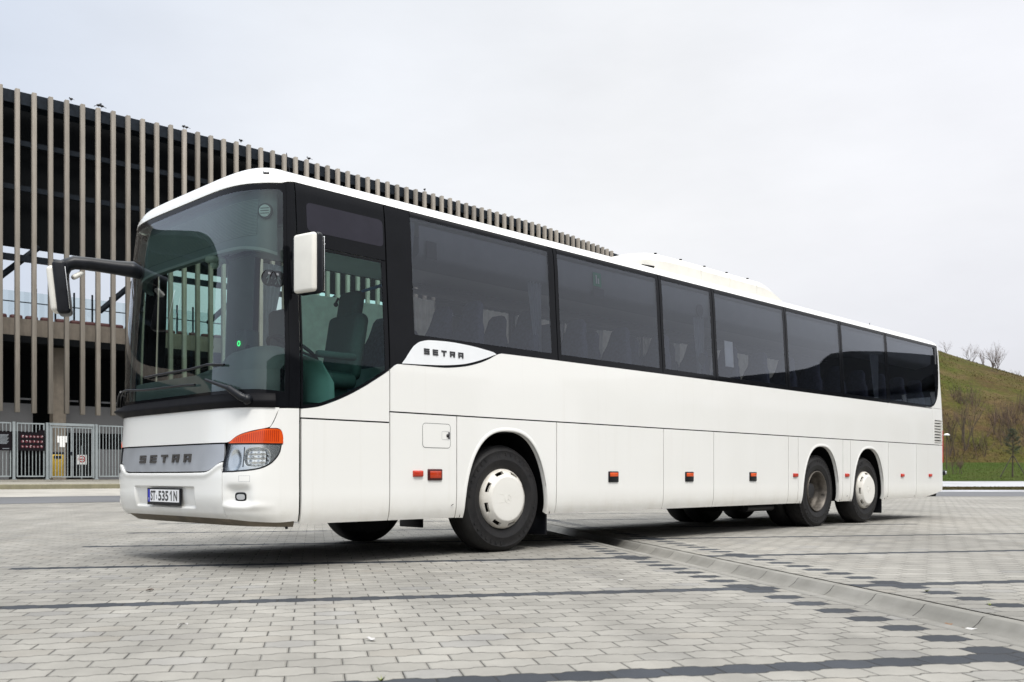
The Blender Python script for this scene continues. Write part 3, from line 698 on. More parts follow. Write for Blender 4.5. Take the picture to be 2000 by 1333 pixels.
# ---- roof
mb=MB(); lv=[(0,3.094,None),(.12,None,None),(.3,None,None),(.5,None,None),(.68,None,None),(.82,None,None),(.92,None,None),(.97,None,None),(1,3.30,None)]
rings=[]
def ring(t):
    pts=[]
    for x in lin(XR-.02,.0,40): z=3.094+(3.30-3.094)*t; pts.append(NEAR(x,z))
    for k in range(1,90): 
        ph=k*2; zb=WT(ph)+.002; zb=min(zb,3.094); z=zb+(3.30-zb)*t; pts.append(NOSE(ph,z,.004*(1-t)))
    for x in lin(.0,XR-.02,40): z=3.094+(3.30-3.094)*t; pts.append(FAR(x,z))
    for k in range(1,30):
        ph=180-k*6; z=3.094+(3.30-3.094)*t; p=rear0(ph,z); p.x-=.55*max(0,t-.1)**2.2*1.0; pts.append(p)
    return pts
T=[0,.06,.14,.24,.36,.48,.6,.7,.8,.88,.94,.98,1]
rings=[ring(t) for t in T]; n=len(rings[0]); vs=[p for r in rings for p in r]; fs=[]
for i in range(len(T)-1):
    for k in range(n): fs.append((i*n+k,i*n+(k+1)%n,(i+1)*n+(k+1)%n,(i+1)*n+k))
fs.append([(len(T)-1)*n+k for k in range(n)]); mb.add(vs,fs,True)
mb.add([p+Vector((0,0,0)) for p in rings[0]]+[Vector((p.x*.985+.08,(p.y-W2)*.94+W2,p.z)) for p in rings[0]],[(k,k+n,(k+1)%n+n,(k+1)%n) for k in range(n)],False)
roof=P('roof',mb,'paint',weld='recalc')
# clearance lamps over the windscreen
for ph in (31,149):
    mb=MB(); patch(mb,lin(ph-3.6,ph+3.6,8),3.128,3.158,NOSE,4,off=.012,th=.02); patch(mb,lin(ph-2.6,ph+2.6,6),3.134,3.152,NOSE,3,off=.0145,th=.004,mi=1); P('clearance_lamp',mb,['black_plastic','plate_white'],roof)
# roof air conditioner
mb=MB(); ztop=curve([(4.55,3.27),(4.75,3.335),(5.0,3.43),(5.25,3.49),(5.6,3.535),(6.2,3.545),(7.95,3.545),(8.1,3.53),(8.3,3.48),(8.47,3.42),(8.52,3.40)])
us=lin(4.55,8.52,60); prof=[]
for x in us:
    zt=ztop(x); k=min(1,(x-4.55)/.9); y0=.42+.25*(1-k)**2; zs=3.16
    sd=max(zs+.02,zt-.12*(.3+.7*k)); half=[(y0,zs),(y0+.015,sd-.012),(y0+.03,sd),(y0+.12,zt-.035*k),(y0+.19,zt-.008),(y0+.26,zt)]
    prof.append([Vector((x,y,z)) for y,z in half]+[Vector((x,2*W2-y,z)) for y,z in half[::-1]])
m=len(prof[0]); vs=[p for r in prof for p in r]; fs=[]
for i in range(len(us)-1):
    for j in range(m-1): fs.append((i*m+j,i*m+j+1,(i+1)*m+j+1,(i+1)*m+j))
mb.add(vs,fs,False); mb.add(prof[-1],[list(range(m))],False)
ac=P('roof_air_conditioner',mb,'white_plastic',weld='recalc')
for x in (5.55,6.1,6.65,7.2,7.75):
    mb=MB(); zt=ztop(x); mb.lathe([(.0,.012),(.018,.010),(.02,0)],10,'z',(x,.58,zt-.014)); mb.build('cover_screw',['black_deep'],ac)
mb=MB()
mb.add([Vector((x,.424,z)) for x,z in ((5.05,3.27),(5.3,3.27),(5.32,3.305),(5.06,3.29))],[(0,1,2,3)],False)
mb.build('air_inlet',['black_deep'],ac)
for x in (6.35,7.05,7.75): mb=MB(); mb.box((x-.003,.426,3.2),(x+.003,.44,3.43)); mb.build('cover_seam',['white_plastic'],ac)
mb=MB(); mb.tube([(12.6,1.0,3.3),(12.72,1.0,3.52)],[.012,.006],8); mb.lathe([(0,.02),(.03,.015),(.035,0)],12,'z',(12.6,1.0,3.30)); P('antenna',mb,'black_plastic')
mb=MB(); mb.tube([(.5,.9,3.3),(.44,.9,3.62)],[.006,.003],6); P('antenna',mb,'black_plastic')
# ---- marker lamps, flap
def lamp(name,x0,x1,z0,z1,mats,split=None,frame=.012):
    mb=MB(); yb=-.001
    mb.rbox((x0,-.014,z0),(x1,.01,z1),.008,2,0)
    a=split if split else z0+frame
    mb.rbox((x0+frame,-.021,a),(x1-frame,-.010,z1-frame),.005,2,1)
    return P(name,mb,mats)
lamp('side_reflector',1.148,1.262,.732,.788,['red_orange','red_orange'],frame=.006)
lamp('side_marker_lamp',1.318,1.486,.700,.802,['dark_red','amber_deep'],frame=.018)
for x in (3.97,5.43,6.90): lamp('side_marker_lamp',x-.085,x+.085,.672,.790,['black_plastic','amber'],split=.732,frame=.014)
for x in (8.045,9.65,11.71,12.915): lamp('side_reflector',x-.065,x+.065,.722,.777,['red','red_orange'],frame=.007)
mb=MB()
x0,x1,z0,z1=1.262,1.588,.994,1.208; r=.03
def outline(x0,x1,z0,z1,r,n=6):
    pts=[]
    for cx,cz,a0 in ((x1-r,z1-r,0),(x0+r,z1-r,90),(x0+r,z0+r,180),(x1-r,z0+r,270)):
        for k in range(n+1): a=R(a0+90*k/n); pts.append((cx+r*math.cos(a),cz+r*math.sin(a)))
    return pts
o1=outline(x0,x1,z0,z1,r); o2=outline(x0-.004,x1+.004,z0-.004,z1+.004,r+.004); n=len(o1)
mb.add([NEAR(x,z,.0012) for x,z in o1]+[NEAR(x,z,.0012) for x,z in o2],[(k,k+n,(k+1)%n+n,(k+1)%n) for k in range(n)],False,1)
mb.add([NEAR(x,z,.0016) for x,z in outline(x0+.001,x1-.001,z0+.001,z1-.001,r)],[list(range(n))],False,0)
o3=outline(1.487,1.58,1.07,1.142,.012); mb.add([NEAR(x,z,.003) for x,z in o3]+[NEAR(x,z,.003) for x,z in outline(1.484,1.583,1.067,1.145,.014)],[(k,k+n,(k+1)%n+n,(k+1)%n) for k in range(n)],False,2)
mb.add([NEAR(x,z,.0034) for x,z in outline(1.562,1.582,1.075,1.138,.004)],[list(range(n))],False,1)
fl=P('fuel_flap',mb,['paint','trim_dark','trim_light'])
mb=MB(); mb.lathe([(0,-.012),(.012,-.011),(.016,-.002)],14,'y',(1.556,0,1.106)); mb.build('lock',['dark_metal'],fl)
for x,z in ((1.60,.47),(9.64,.43),(11.10,.40),(12.2,.39)): mb=MB(); mb.tube([(x,-.002,z),(x+.02,-.008,z+.012)],.003,6); P('latch_slot',mb,'black_deep')
# ---- wheels
RT=.522
def tyre_mesh(blocks=False):
    mb=MB(); w=.295
    prof=[(.285,.035),(.300,.012),(.330,-.004),(.375,-.012),(.380,-.0145),(.385,-.012),(.43,-.010),(.462,-.004),(.466,-.007),(.470,-.002),(.492,.014),(.508,.034),(RT,.060),(RT,w-.06),(.508,w-.034),(.47,w),(.38,w+.01),(.30,w-.012),(.285,w-.03)]
    mb.lathe(prof,72)
    for k in range(72 if blocks else 0):          # shoulder blocks
        a=2*math.pi*k/72; m=Matrix.Rotation(a,4,'Y')
        mb.box((.496,.020,-.013),(.5245,.075,.013),0,m)
    for yy in (.115,.15,.185):
        mb.lathe([(RT+.002,yy-.012),(RT+.003,yy),(RT+.002,yy+.012)],48)
    # raised sidewall bars standing for the moulded lettering blocks
    for k in range(40):
        if k%10 in (7,8,9): continue
        a=2*math.pi*k/40; m=Matrix.Rotation(a,4,'Y'); mb.box((.418,-.0135,-.012),(.446,-.008,.010),0,m)
    return mb
def cap_mesh():
    mb=MB(); prof=[(.292,.028),(.290,.002),(.280,-.014),(.270,-.026),(.242,-.048),(.222,-.064),(.214,-.070),(.205,-.071),(.10,-.071),(.05,-.072),(0,-.072)]
    n=96; vs=[];fs=[]
    for r,h in prof:
        for k in range(n): t=2*math.pi*k/n; vs.append((r*math.cos(t),h,r*math.sin(t)))
    for i in range(len(prof)-1):
        for k in range(n):
            if i==3 and (k%12) in (3,4,5,6,7,8): continue            # eight open slots
            fs.append((i*n+k,i*n+(k+1)%n,(i+1)*n+(k+1)%n,(i+1)*n+k))
    mb.add(vs,fs,True)
    # slot walls
    for s in range(8):
        k0,k1=s*12+3,s*12+9
        e=[]
        for k in range(k0,k1+1): e.append((.270,-.026,k))
        for k in range(k1,k0-1,-1): e.append((.242,-.048,k))
        a=[Vector((r*math.cos(2*math.pi*k/n),h,r*math.sin(2*math.pi*k/n))) for r,h,k in e]; b=[Vector((v.x*.97,v.y+.03,v.z*.97)) for v in a]; q=len(a)
        mb.add(a+b,[(i,(i+1)%q,(i+1)%q+q,i+q) for i in range(q)],False)
    # small round centre mark and two faint ribs
    def tor(r,rr_): 
        mb.tube([(r*math.cos(2*math.pi*k/24),-.0725,r*math.sin(2*math.pi*k/24)) for k in range(25)],rr_,6)
    tor(.040,.0016)
    for a in (0,120,240):
        a=R(a+90); mb.tube([(0,-.0725,0),(.04*math.cos(a),-.0725,.04*math.sin(a))],.0016,5)
    for zz in (-.045,.045): mb.tube([(-.185,-.0685,zz*1.05),(-.05,-.0725,zz*.8)],.0016,5)
    return mb
def rim_mesh(deep):
    mb=MB()
    if not deep: mb.lathe([(.29,.05),(.28,.02),(.26,.05),(.22,.06),(.0,.07)],48)
    else:
        mb.lathe([(.29,.03),(.296,-.004),(.288,-.010),(.278,-.004),(.272,.02),(.262,.035),(.258,.10),(.252,.125),(.235,.15),(.225,.20),(.225,.201)],56); mb.lathe([(.225,.20),(.16,.205),(.135,.20),(.13,.135),(.12,.10),(.095,.088),(.06,.085),(0,.085)],56,mi=1)
        for k in range(10):
            a=2*math.pi*k/10; mb.lathe([(0,-.035),(.013,-.033),(.016,0),(.018,.002)],6,'y',(.172*math.cos(a),.203,.172*math.sin(a)),mi=1,smooth=False)
        for k in range(10):
            a=2*math.pi*(k+.5)/10; mb.lathe([(0,-.012),(.008,-.010),(.009,0)],6,'y',(.108*math.cos(a),.094,.108*math.sin(a)),smooth=False)
        mb.tube([(.25,.06,-.05),(.255,.0,-.055)],.006,6)
    return mb
rim=rim_mesh(False).build('wheel',['dark_metal'],bus); ty=tyre_mesh().build('tyre',['tyre'],rim,weld='recalc'); cp=cap_mesh().build('hub_cap',['hub_white'],rim,weld='recalc')
rim.location=(AX[0],.075,RT-.004)
rim.rotation_euler=(0,R(4),R(-2.0))
w2=copy_tree(rim,bus,(AX[2],.075,RT-.004)); w2.rotation_euler=(0,R(20),0)
dr2=rim_mesh(True).build('wheel',['rust_rim','dark_metal'],bus); dr2['label']='bare deep-dish drive wheel with brown rim'; t2=tyre_mesh(True).build('tyre',['tyre'],dr2,weld='recalc')
dr2.location=(AX[1],.075,RT-.004)
def inner(x,y): 
    o=rim_mesh(False).build('wheel',['dark_metal'],bus); t=ty.copy(); C.objects.link(t); t.parent=o; o.location=(x,y,RT-.004); return o
inner(AX[1],.40)
for x in AX:
    o=inner(x,2*W2-.075); o.rotation_euler=(0,0,math.pi)
o=inner(AX[1],2*W2-.40); o.rotation_euler=(0,0,math.pi)
# wells, chassis, flaps
for x in AX:
    us=[x-.62*math.cos(math.pi*i/24) for i in range(25)]; A=arch(x,.62,1.215,.36)
    for y0,y1 in ((.02,.80),(2*W2-.80,2*W2-.02)):
        mb=MB()
        vs=[Vector((u,y,A(u))) for u in us for y in (y0,y1)]
        mb.add(vs,[(2*i,2*i+1,2*i+3,2*i+2) for i in range(24)],True)
        yy=.80 if y0<1 else 2*W2-.80
        mb.add([Vector((u,yy,A(u))) for u in us]+[Vector((us[-1],yy,.36)),Vector((us[0],yy,.36))],[list(range(27))],False); P('wheel_housing',mb,'black_deep')
mb=MB(); mb.box((-.2,.16,.42),(1.66,2.40,1.16)); mb.box((1.6,.82,.42),(3.0,1.73,1.16)); mb.box((3.06,.12,.40),(8.1,2.43,1.16)); mb.box((8.1,.82,.45),(11.2,1.73,1.16)); mb.box((11.2,.12,.5),(12.9,2.43,1.16))
P('chassis',mb,'black_deep')
mb=MB(); mb.box((1.0,.55,.24),(1.3,.85,.43)); P('step_box',mb,'black_deep'); mb=MB(); mb.tube([(AX[0],.3,.5),(AX[0],2.25,.5)],.07,10); P('axle',mb,'black_deep'); mb=MB(); mb.tube([(AX[1],.3,.5),(AX[1],2.25,.5)],.11,10); mb.sphere((AX[1],1.275,.5),.22); P('axle',mb,'black_deep'); mb=MB(); mb.tube([(AX[2],.3,.5),(AX[2],2.25,.5)],.08,10); P('axle',mb,'black_deep')
mb=MB(); mb.box((6.9,.5,.27),(7.5,.9,.42)); P('air_tank',mb,'black_deep'); mb=MB(); mb.tube([(7.3,.35,.3),(8.0,.35,.3)],.05,10); P('exhaust_pipe',mb,'dark_metal')
for x,y in ((3.0,.10),(11.13,.10),(3.0,2.05),(11.13,2.05)):
    mb=MB(); mb.rbox((x-.012,y,.135),(x+.012,y+.42,.46),.01,2); P('mud_flap',mb,'black_plastic')
# ---- mirrors
mb=MB(); e=Vector((-.86,2.43,2.655))
mb.tube([(-.28,2.26,2.665),(-.48,2.30,2.665),(-.70,2.36,2.675),(-.83,2.395,2.672),(-.895,2.41,2.64),(-.925,2.415,2.57),(-.93,2.42,2.45)],[.082,.066,.060,.062,.062,.058,.05],16)
ma=P('mirror_arm',mb,'black_plastic')
mb=MB(); mat=Matrix.Translation((-.925,2.435,2.42))@Matrix.Rotation(R(-26),4,'Z')@Matrix.Rotation(R(-6),4,'Y')
mb.rbox((-.05,-.10,-.23),(.065,.13,.25),.035,4,0,mat); mb.rbox((-.105,-.06,-.20),(-.02,.14,.215),.04,5,1,mat); mb.rbox((.05,-.09,-.19),(.060,.11,.19),.004,2,2,mat); 
mb.build('mirror_head',['black_plastic','white_plastic','chrome'],ma)
mb=MB(); m3=Matrix.Translation((-.80,2.39,2.565))@Matrix.Rotation(R(-35),4,'Y'); mb.rbox((-.06,-.035,-.025),(.05,.035,.02),.02,3,0,m3); mb.build('approach_mirror',['white_plastic'],ma)
mb=MB(); mb.tube([(-.03,.03,2.50),(-.06,-.08,2.50),(-.07,-.14,2.50)],[.03,.032,.03],10); mb.tube([(-.03,.03,2.22),(-.06,-.08,2.22),(-.07,-.14,2.22)],[.024,.026,.024],10)
mb.rbox((-.115,-.105,2.16),(-.02,-.045,2.60),.02,3); ma=P('mirror_arm',mb,'black_plastic')
mb=MB(); mat=Matrix.Translation((-.08,-.232,2.372))@Matrix.Rotation(R(11),4,'Z')
mb.rbox((-.02,-.122,-.235),(.05,.112,.235),.03,4,0,mat); mb.rbox((-.055,-.108,-.225),(.0,.118,.228),.035,5,1,mat); mb.rbox((.058,-.11,-.21),(.064,.10,.21),.003,2,2,mat)
mb.build('mirror_head',['black_plastic','white_plastic','chrome'],ma)
# ---- wipers
def nz(ph,z,o): return NOSE(ph,z,o)
mb=MB(); mb.tube([nz(46,1.335,.05),nz(48,1.345,.06),nz(58,1.42,.055)],[.03,.034,.026],10); mb.tube([nz(58,1.42,.055),nz(79,1.505,.04)],[.02,.012],8)
mb.tube([nz(ph,1.535+.0012*(90-abs(ph-80))-.0009*(ph-65 if ph>80 else 15),.022) for ph in lin(65,92.5,14)],.011,8); mb.lathe([(0,-.04),(.035,-.035),(.04,.0)],14,'y',tuple(nz(45.5,1.33,.03)))
P('wiper',mb,'black_plastic')
mb=MB(); mb.tube([nz(138,1.40,.07),nz(130,1.47,.05),nz(122,1.515,.035)],[.02,.016,.012],8); mb.tube([nz(ph,1.478+.04*math.sin(math.pi*(ph-85)/55),.022) for ph in lin(86,134,16)],.010,8)
mb.tube([nz(134,1.49,.022),nz(142,1.42,.06),nz(146,1.36,.07)],.016,8); P('wiper',mb,'black_plastic')
# ---- interior
mb=MB(); mb.box((.02,.05,1.17),(13.4,2.50,1.20)); P('cabin_floor',mb,'trim_dark'); mb=MB(); mb.box((-.25,.35,1.17),(.018,2.2,1.198)); P('cab_floor',mb,'trim_dark'); mb=MB(); mb.box((13.30,.06,1.2),(13.36,2.49,3.05)); P('rear_bulkhead',mb,'trim_dark')
mb=MB(); mb.box((.55,.14,3.03),(13.3,2.41,3.06)); P('cabin_ceiling',mb,'trim_light')
for s in (0,1):
    mb=MB(); us=lin(1.3 if s==0 else 3.0,13.2,3); prof=[(.10,2.99),(.10,2.74),(.16,2.70),(.36,2.66),(.50,2.70),(.52,2.78),(.40,2.98)]
    f=(lambda y:y) if s==0 else (lambda y:2*W2-y)
    if s: prof=[(y,2.93+(z-2.66)*.25) for y,z in prof]
    vs=[Vector((x,f(y),z)) for x in us for y,z in prof]; m=len(prof)
    mb.add(vs,[(i*m+j,(i+1)*m+j,(i+1)*m+j+1,i*m+j+1) for i in range(2) for j in range(m-1)],True)
    P('luggage_rack',mb,'trim_grey' if s==0 else 'trim_dark')
mb=MB(); mb.box((1.3,.06,1.2),(13.3,.085,1.97)); mb.box((1.2,2.465,1.2),(13.3,2.49,1.97)); P('cabin_lining',mb,'trim_light')
def seat_mesh():
    mb=MB(); mb.rbox((-.02,-.22,.32),(.46,.22,.46),.06,3)
    tilt=Matrix.Translation((.44,0,.42))@Matrix.Rotation(R(14),4,'Y')
    # curved backrest with a narrower rounded head
    secs=[(0,.215,.07),(.2,.22,.075),(.42,.215,.07),(.56,.19,.062),(.64,.15,.056),(.72,.135,.05),(.80,.125,.045),(.845,.09,.032),(.855,.04,.012)]
    n=16; vs=[]
    for h,w,d in secs:
        for k in range(n):
            t=2*math.pi*k/n; c,s=math.cos(t),math.sin(t); vs.append(tilt@Vector((d*math.copysign(abs(c)**.7,c),w*math.copysign(abs(s)**.6,s),h)))
    fs=[(i*n+k,i*n+(k+1)%n,(i+1)*n+(k+1)%n,(i+1)*n+k) for i in range(len(secs)-1) for k in range(n)]
    mb.add(vs,fs,True); mb.box((.1,-.15,0),(.35,.15,.33)); return mb
seat=seat_mesh().build('passenger_seat',['seat_cloth'],bus,weld='recalc'); first=True
for r in range(15):
    x=1.55+r*.775
    for y in (.32,.77,1.78,2.23):
        if 4.95<x<5.6 and y>1.3: continue
        if first: s=seat; first=False
        else: s=seat.copy(); C.objects.link(s); s.parent=bus
        s.location=(x,y,1.2)
# curtains: tapered pleats at the window ends
def curtain(x0,x1,xb,z0,z1,y,flip=1):
    mb=MB(); nu=25; nv=10; vs=[]
    for i in range(nu):
        for j in range(nv):
            t=j/(nv-1); u=i/(nu-1); w=(x0+(x1-x0)*u); wb=x0+(xb-x0)*u; xx=w*(1-t)+wb*t
            vs.append(Vector((xx,y+.016*math.sin(u*math.pi*9)*(1-.3*t)+.0,z1+(z0-z1)*t)))
    mb.add(vs,[(i*nv+j,(i+1)*nv+j,(i+1)*nv+j+1,i*nv+j+1) for i in range(nu-1) for j in range(nv-1)],True); return mb
for x0,x1,xb in ((1.17,1.30,1.19),(2.98,2.72,2.90),(5.99,5.70,5.86),(11.12,10.72,11.0)):
    P('curtain',curtain(x0,x1,xb,1.95,3.02,.15),'curtain_grey')
for x0,x1 in ((3.1,3.5),(4.32,4.80),(4.97,5.61),(5.93,6.40),(6.79,7.12),(7.78,8.02),(8.77,9.2),(9.9,10.9),(11.3,12.1)):
    P('curtain',curtain(x0,x1,x1,1.95,2.90,2*W2-.13),'curtain_beige')
P('curtain',curtain(1.45,2.85,2.85,1.95,2.74,2*W2-.13),'curtain_beige'); P('curtain',curtain(1.10,1.36,1.14,1.95,2.98,2*W2-.16),'curtain_grey')
# stickers in the side glass
mb=MB(); patch(mb,lin(3.72,3.86,3),2.79,2.94,NEAR,3,off=-.010,th=.002); patch(mb,lin(3.765,3.785,2),2.82,2.91,NEAR,2,off=-.0075,th=.001,mi=1); patch(mb,lin(3.80,3.82,2),2.82,2.88,NEAR,2,off=-.0075,th=.001,mi=1); P('exit_sticker',mb,['sticker_green','letter_white'])
mb=MB(); patch(mb,lin(3.72,3.90,3),2.68,2.77,NEAR,3,off=-.010,th=.002); patch(mb,lin(1.37,1.49,3),2.70,2.86,NEAR,3,off=-.010,th=.002)
for z in (2.78,2.18): mb.lathe([(0,0),(.075,0),(.078,.006),(0,.006)],20,'y',(5.79,D(z)+.02,z))
P('dark_sticker',mb,'trim_dark')
mb=MB(); patch(mb,lin(6.30,6.50,3),2.13,2.46,NEAR,3,off=-.012,th=.002); P('paper_notice',mb,'paper')
# driver's place
mb=MB(); patch(mb,lin(14,166,60),1.2,lambda u:1.585,NOSE,8,off=-.10,th=.02)
rows=[]
for k in range(41):
    ph=14+152*k/40
    f=NOSE(ph,1.585,-.10); hump=.0
    y=f.y; hump=.20*math.exp(-((y-.42)/.36)**4)
    rows.append([f,Vector((f.x+.10,y*.98+.02,1.60+hump*.75)),Vector((f.x+.24,y*.97+.03,1.60+hump)),Vector((f.x+.42,y*.96+.05,1.575+hump)),Vector((max(f.x,-.3)+.55,y*.95+.06,1.45+hump*.6)),Vector((max(f.x,-.3)+.56,y*.95+.06,1.2))])
vs=[p for r in rows for p in r]; mb.add(vs,[(i*6+j,(i+1)*6+j,(i+1)*6+j+1,i*6+j+1) for i in range(40) for j in range(5)],True); P('dashboard',mb,'trim_grey')
mb=MB(); cw=Vector((.30,.58,1.80)); q=Matrix.Translation(cw)@Matrix.Rotation(R(-60),4,'Y')
mb.tube([q@Vector((0+.0,.23*math.cos(2*math.pi*k/32),.23*math.sin(2*math.pi*k/32))) for k in range(33)],.016,8)
for k in (0,120,240): a=R(k+90); mb.tube([q@Vector((.03,0,0)),q@Vector((0,.23*math.cos(a),.23*math.sin(a)))],.014,8)
mb.tube([q@Vector((.03,0,0)),q@Vector((-.35,0,0))] if False else [cw,cw+Vector((-.25,0,-.4))],.04,8); P('steering_wheel',mb,'black_plastic')
mb=MB(); mb.rbox((.32,.34,1.50),(.82,.84,1.65),.06,3); t=Matrix.Translation((.78,.59,1.58))@Matrix.Rotation(R(10),4,'Y')
mb.rbox((-.06,-.25,0),(.08,.25,.62),.07,4,0,t); mb.rbox((-.05,-.15,.55),(.07,.15,.84),.06,4,0,t); mb.box((.4,.42,1.2),(.75,.76,1.52)); mb.rbox((.35,.27,1.74),(.75,.33,1.80),.02,2); P('driver_seat',mb,'driver_cloth',weld='recalc')
mb=MB(); mb.rbox((.52,1.55,1.5),(.95,2.0,1.62),.05,3); mb.rbox((.9,1.55,1.55),(1.02,2.0,2.40),.08,4); P('guide_seat',mb,'driver_cloth')
# dest box behind the windscreen with its louvred cover, round lamp, dome camera
mb=MB(); box_lo=curve([(16,2.52),(40,2.555),(70,2.585),(90,2.59),(125,2.56),(164,2.50)])
patch(mb,lin(16,164,70),box_lo,3.03,NOSE,14,off=-.10,th=.02); patch(mb,lin(16,164,70),lambda u:box_lo(u)-.025,box_lo,NOSE,3,off=-.085,th=.05,mi=1)
bx=P('destination_box',mb,['trim_grey','trim_light'])
mb=MB()
for k in range(24):
    z=2.665+k*.0125; patch(mb,lin(46,112,24),z,z+.006,NOSE,2,off=-.092,th=.006)
mb.build('louvre_cover',['trim_light'],bx)
mb=MB(); p=NOSE(34.5,2.85,-.085); q=Matrix.Translation(p)@Matrix.Rotation(R(35),4,'Z')
def disc(mb,q,r,t,mi): 
    n=24; a=[q@Vector((-t,r*math.cos(2*math.pi*k/n),r*math.sin(2*math.pi*k/n))) for k in range(n)]; b=[q@Vector((0,r*math.cos(2*math.pi*k/n),r*math.sin(2*math.pi*k/n))) for k in range(n)]
    mb.add(a+b,[list(range(n))]+[(k,(k+1)%n,(k+1)%n+n,k+n) for k in range(n)],False,mi)
disc(mb,q,.062,.012,0); disc(mb,q,.048,.018,1)
for zz in (-.02,0,.02): mb.box((-.02,-.035,zz-.003),(-.018,.035,zz+.003),0,q)
mb.build('round_lamp',['trim_dark','glass_clear' if False else 'silver_badge'],bx)
mb=MB(); mb.lathe([(.0,.02),(.08,.015),(.085,-.02),(.06,-.035)],24,'z',tuple(NOSE(87,2.555,-.14))); mb.sphere(tuple(NOSE(87,2.52,-.14)),.045); mb.build('dome_camera',['white_plastic'],bx)
# two round walking-figure stickers on the windscreen
mb=MB()
for ph,z in ((27.5,2.29),(19.5,2.285)):
    p=NOSE(ph,z,-.006); e2=NOSE(ph-1,z,-.006)-NOSE(ph+1,z,-.006); rt=e2.normalized(); up=Vector((0,0,1)); nn=rt.cross(up)
    n=24; mb.add([p+rt*.062*math.cos(2*math.pi*k/n)+up*.066*math.sin(2*math.pi*k/n) for k in range(n)],[list(range(n))],False,0)
    def fig(pts): mb.add([p+nn*.003+rt*x+up*y for x,y in pts],[list(range(len(pts)))],False,1)
    fig([(.011*math.cos(a),.036+.011*math.sin(a)) for a in [2*math.pi*k/10 for k in range(10)]])
    fig([(-.010,.02),(.010,.02),(.009,-.008),(-.009,-.008)]); fig([(-.009,-.008),(.0,-.008),(-.012,-.045),(-.021,-.045)]); fig([(0,-.008),(.009,-.008),(.022,-.045),(.013,-.045)])
    fig([(.010,.018),(.024,-.002),(.019,-.006),(.008,.008)]); fig([(-.010,.018),(-.008,.006),(-.021,-.008),(-.025,-.003)])
P('pedestrian_sticker',mb,['board_black','trim_grey'])
# partition behind the driver, poles, led ticket machine
mb=MB(); mb.box((1.22,.1,1.2),(1.25,.95,1.75)); P('cab_partition',mb,'trim_grey')
mb=MB(); mb.tube([(1.15,1.0,1.2),(1.15,1.0,2.45),(1.15,.35,2.48)],.018,10); P('grab_pole',mb,'blue_pole')
mb=MB(); mb.tube([(1.02,.86,1.9),(1.05,.86,2.25),(1.02,.86,2.36),(.95,.84,2.38),(.92,.83,2.33)],.012,8); mb.sphere((.92,.83,2.32),.022); P('microphone',mb,'black_plastic')
mb=MB(); mb.rbox((.08,.98,1.55),(.22,1.16,2.02),.02,3,0); mb.lathe([(0,0),(.022,0),(.024,.01)],14,'y',(.10,.97,1.86),mi=1); P('ticket_machine',mb,['trim_dark','black_plastic'])
b=NB('green_led'); em=b.n('ShaderNodeEmission'); em.inputs[0].default_value=(.05,1,.25,1); em.inputs[1].default_value=1.6; MAT['led']=b.done(em)
mb=MB()
for k in range(10): a=2*math.pi*k/10; mb.sphere((.066,1.07+.020*math.cos(a),1.90+.020*math.sin(a)),.0055,8,6)
P('green_led',mb,'led')
mb=MB(); P('cab_curtain',curtain(1.1,1.18,1.16,1.75,2.5,.20),'curtain_grey')
for a in (25,52):
    pass
mb=MB(); mb.rbox((-.02,.42,2.62),(.03,1.15,2.66),.015,2); P('sun_visor',mb,'trim_dark')
# ------------------------------------------------------------------ ground
F_,HY=1861.,930.
PA=R(11.7); PC,PS=math.cos(PA),math.sin(PA)
def pq(p,q): return Vector((p*PC-q*PS,p*PS+q*PC,0))
def sheet(name,pts,mat,z=0,rz=0,label=None):
    mb=MB(); mb.add([Vector((x,y,z)) for x,y in pts],[list(range(len(pts)))],False); o=mb.build(name,mat); o.rotation_euler=(0,0,rz); tag(o,kind='structure'); return o
sheet('ground',[(-900,-900),(900,-900),(900,900),(-900,900)],'far_ground',-.16)
sheet('paving',[(-45,-60),(2.992,-60),(2.992,36),(-45,36)],'pavers',0,PA)
sheet('paving',[(3.554,-60),(75,-60),(75,34),(3.554,34)],'pavers',0,PA)
# gutter: shallow trough of concrete stones between flat lips
mb=MB(); prof=[(2.999,-.12),(2.999,-.004),(3.004,.0015),(3.088,.0015),(3.094,-.006)]
for k in range(1,12): t=k/12; prof.append((3.094+.351*t,-.006-.088*math.sin(math.pi*t)**.8))
prof+=[(3.445,-.002),(3.454,.0015),(3.522,.0015),(3.527,-.004),(3.527,-.12)]
qs=[-20+i*.245 for i in range(230)]; vs=[Vector((p,q,z)) for q in qs for p,z in prof]; m=len(prof)
mb.add(vs,[(i*m+j,i*m+j+1,(i+1)*m+j+1,(i+1)*m+j) for i in range(len(qs)-1) for j in range(m-1)],True); o=mb.build('gutter','gutter',weld='recalc'); o.rotation_euler=(0,0,PA); tag(o,kind='structure')
sheet('gutter_joint',[(3.52,-60),(3.57,-60),(3.57,34),(3.52,34)],'black_deep',-.025,PA)
sheet('gutter_joint',[(2.98,-60),(3.01,-60),(3.01,34),(2.98,34)],'black_deep',-.02,PA)
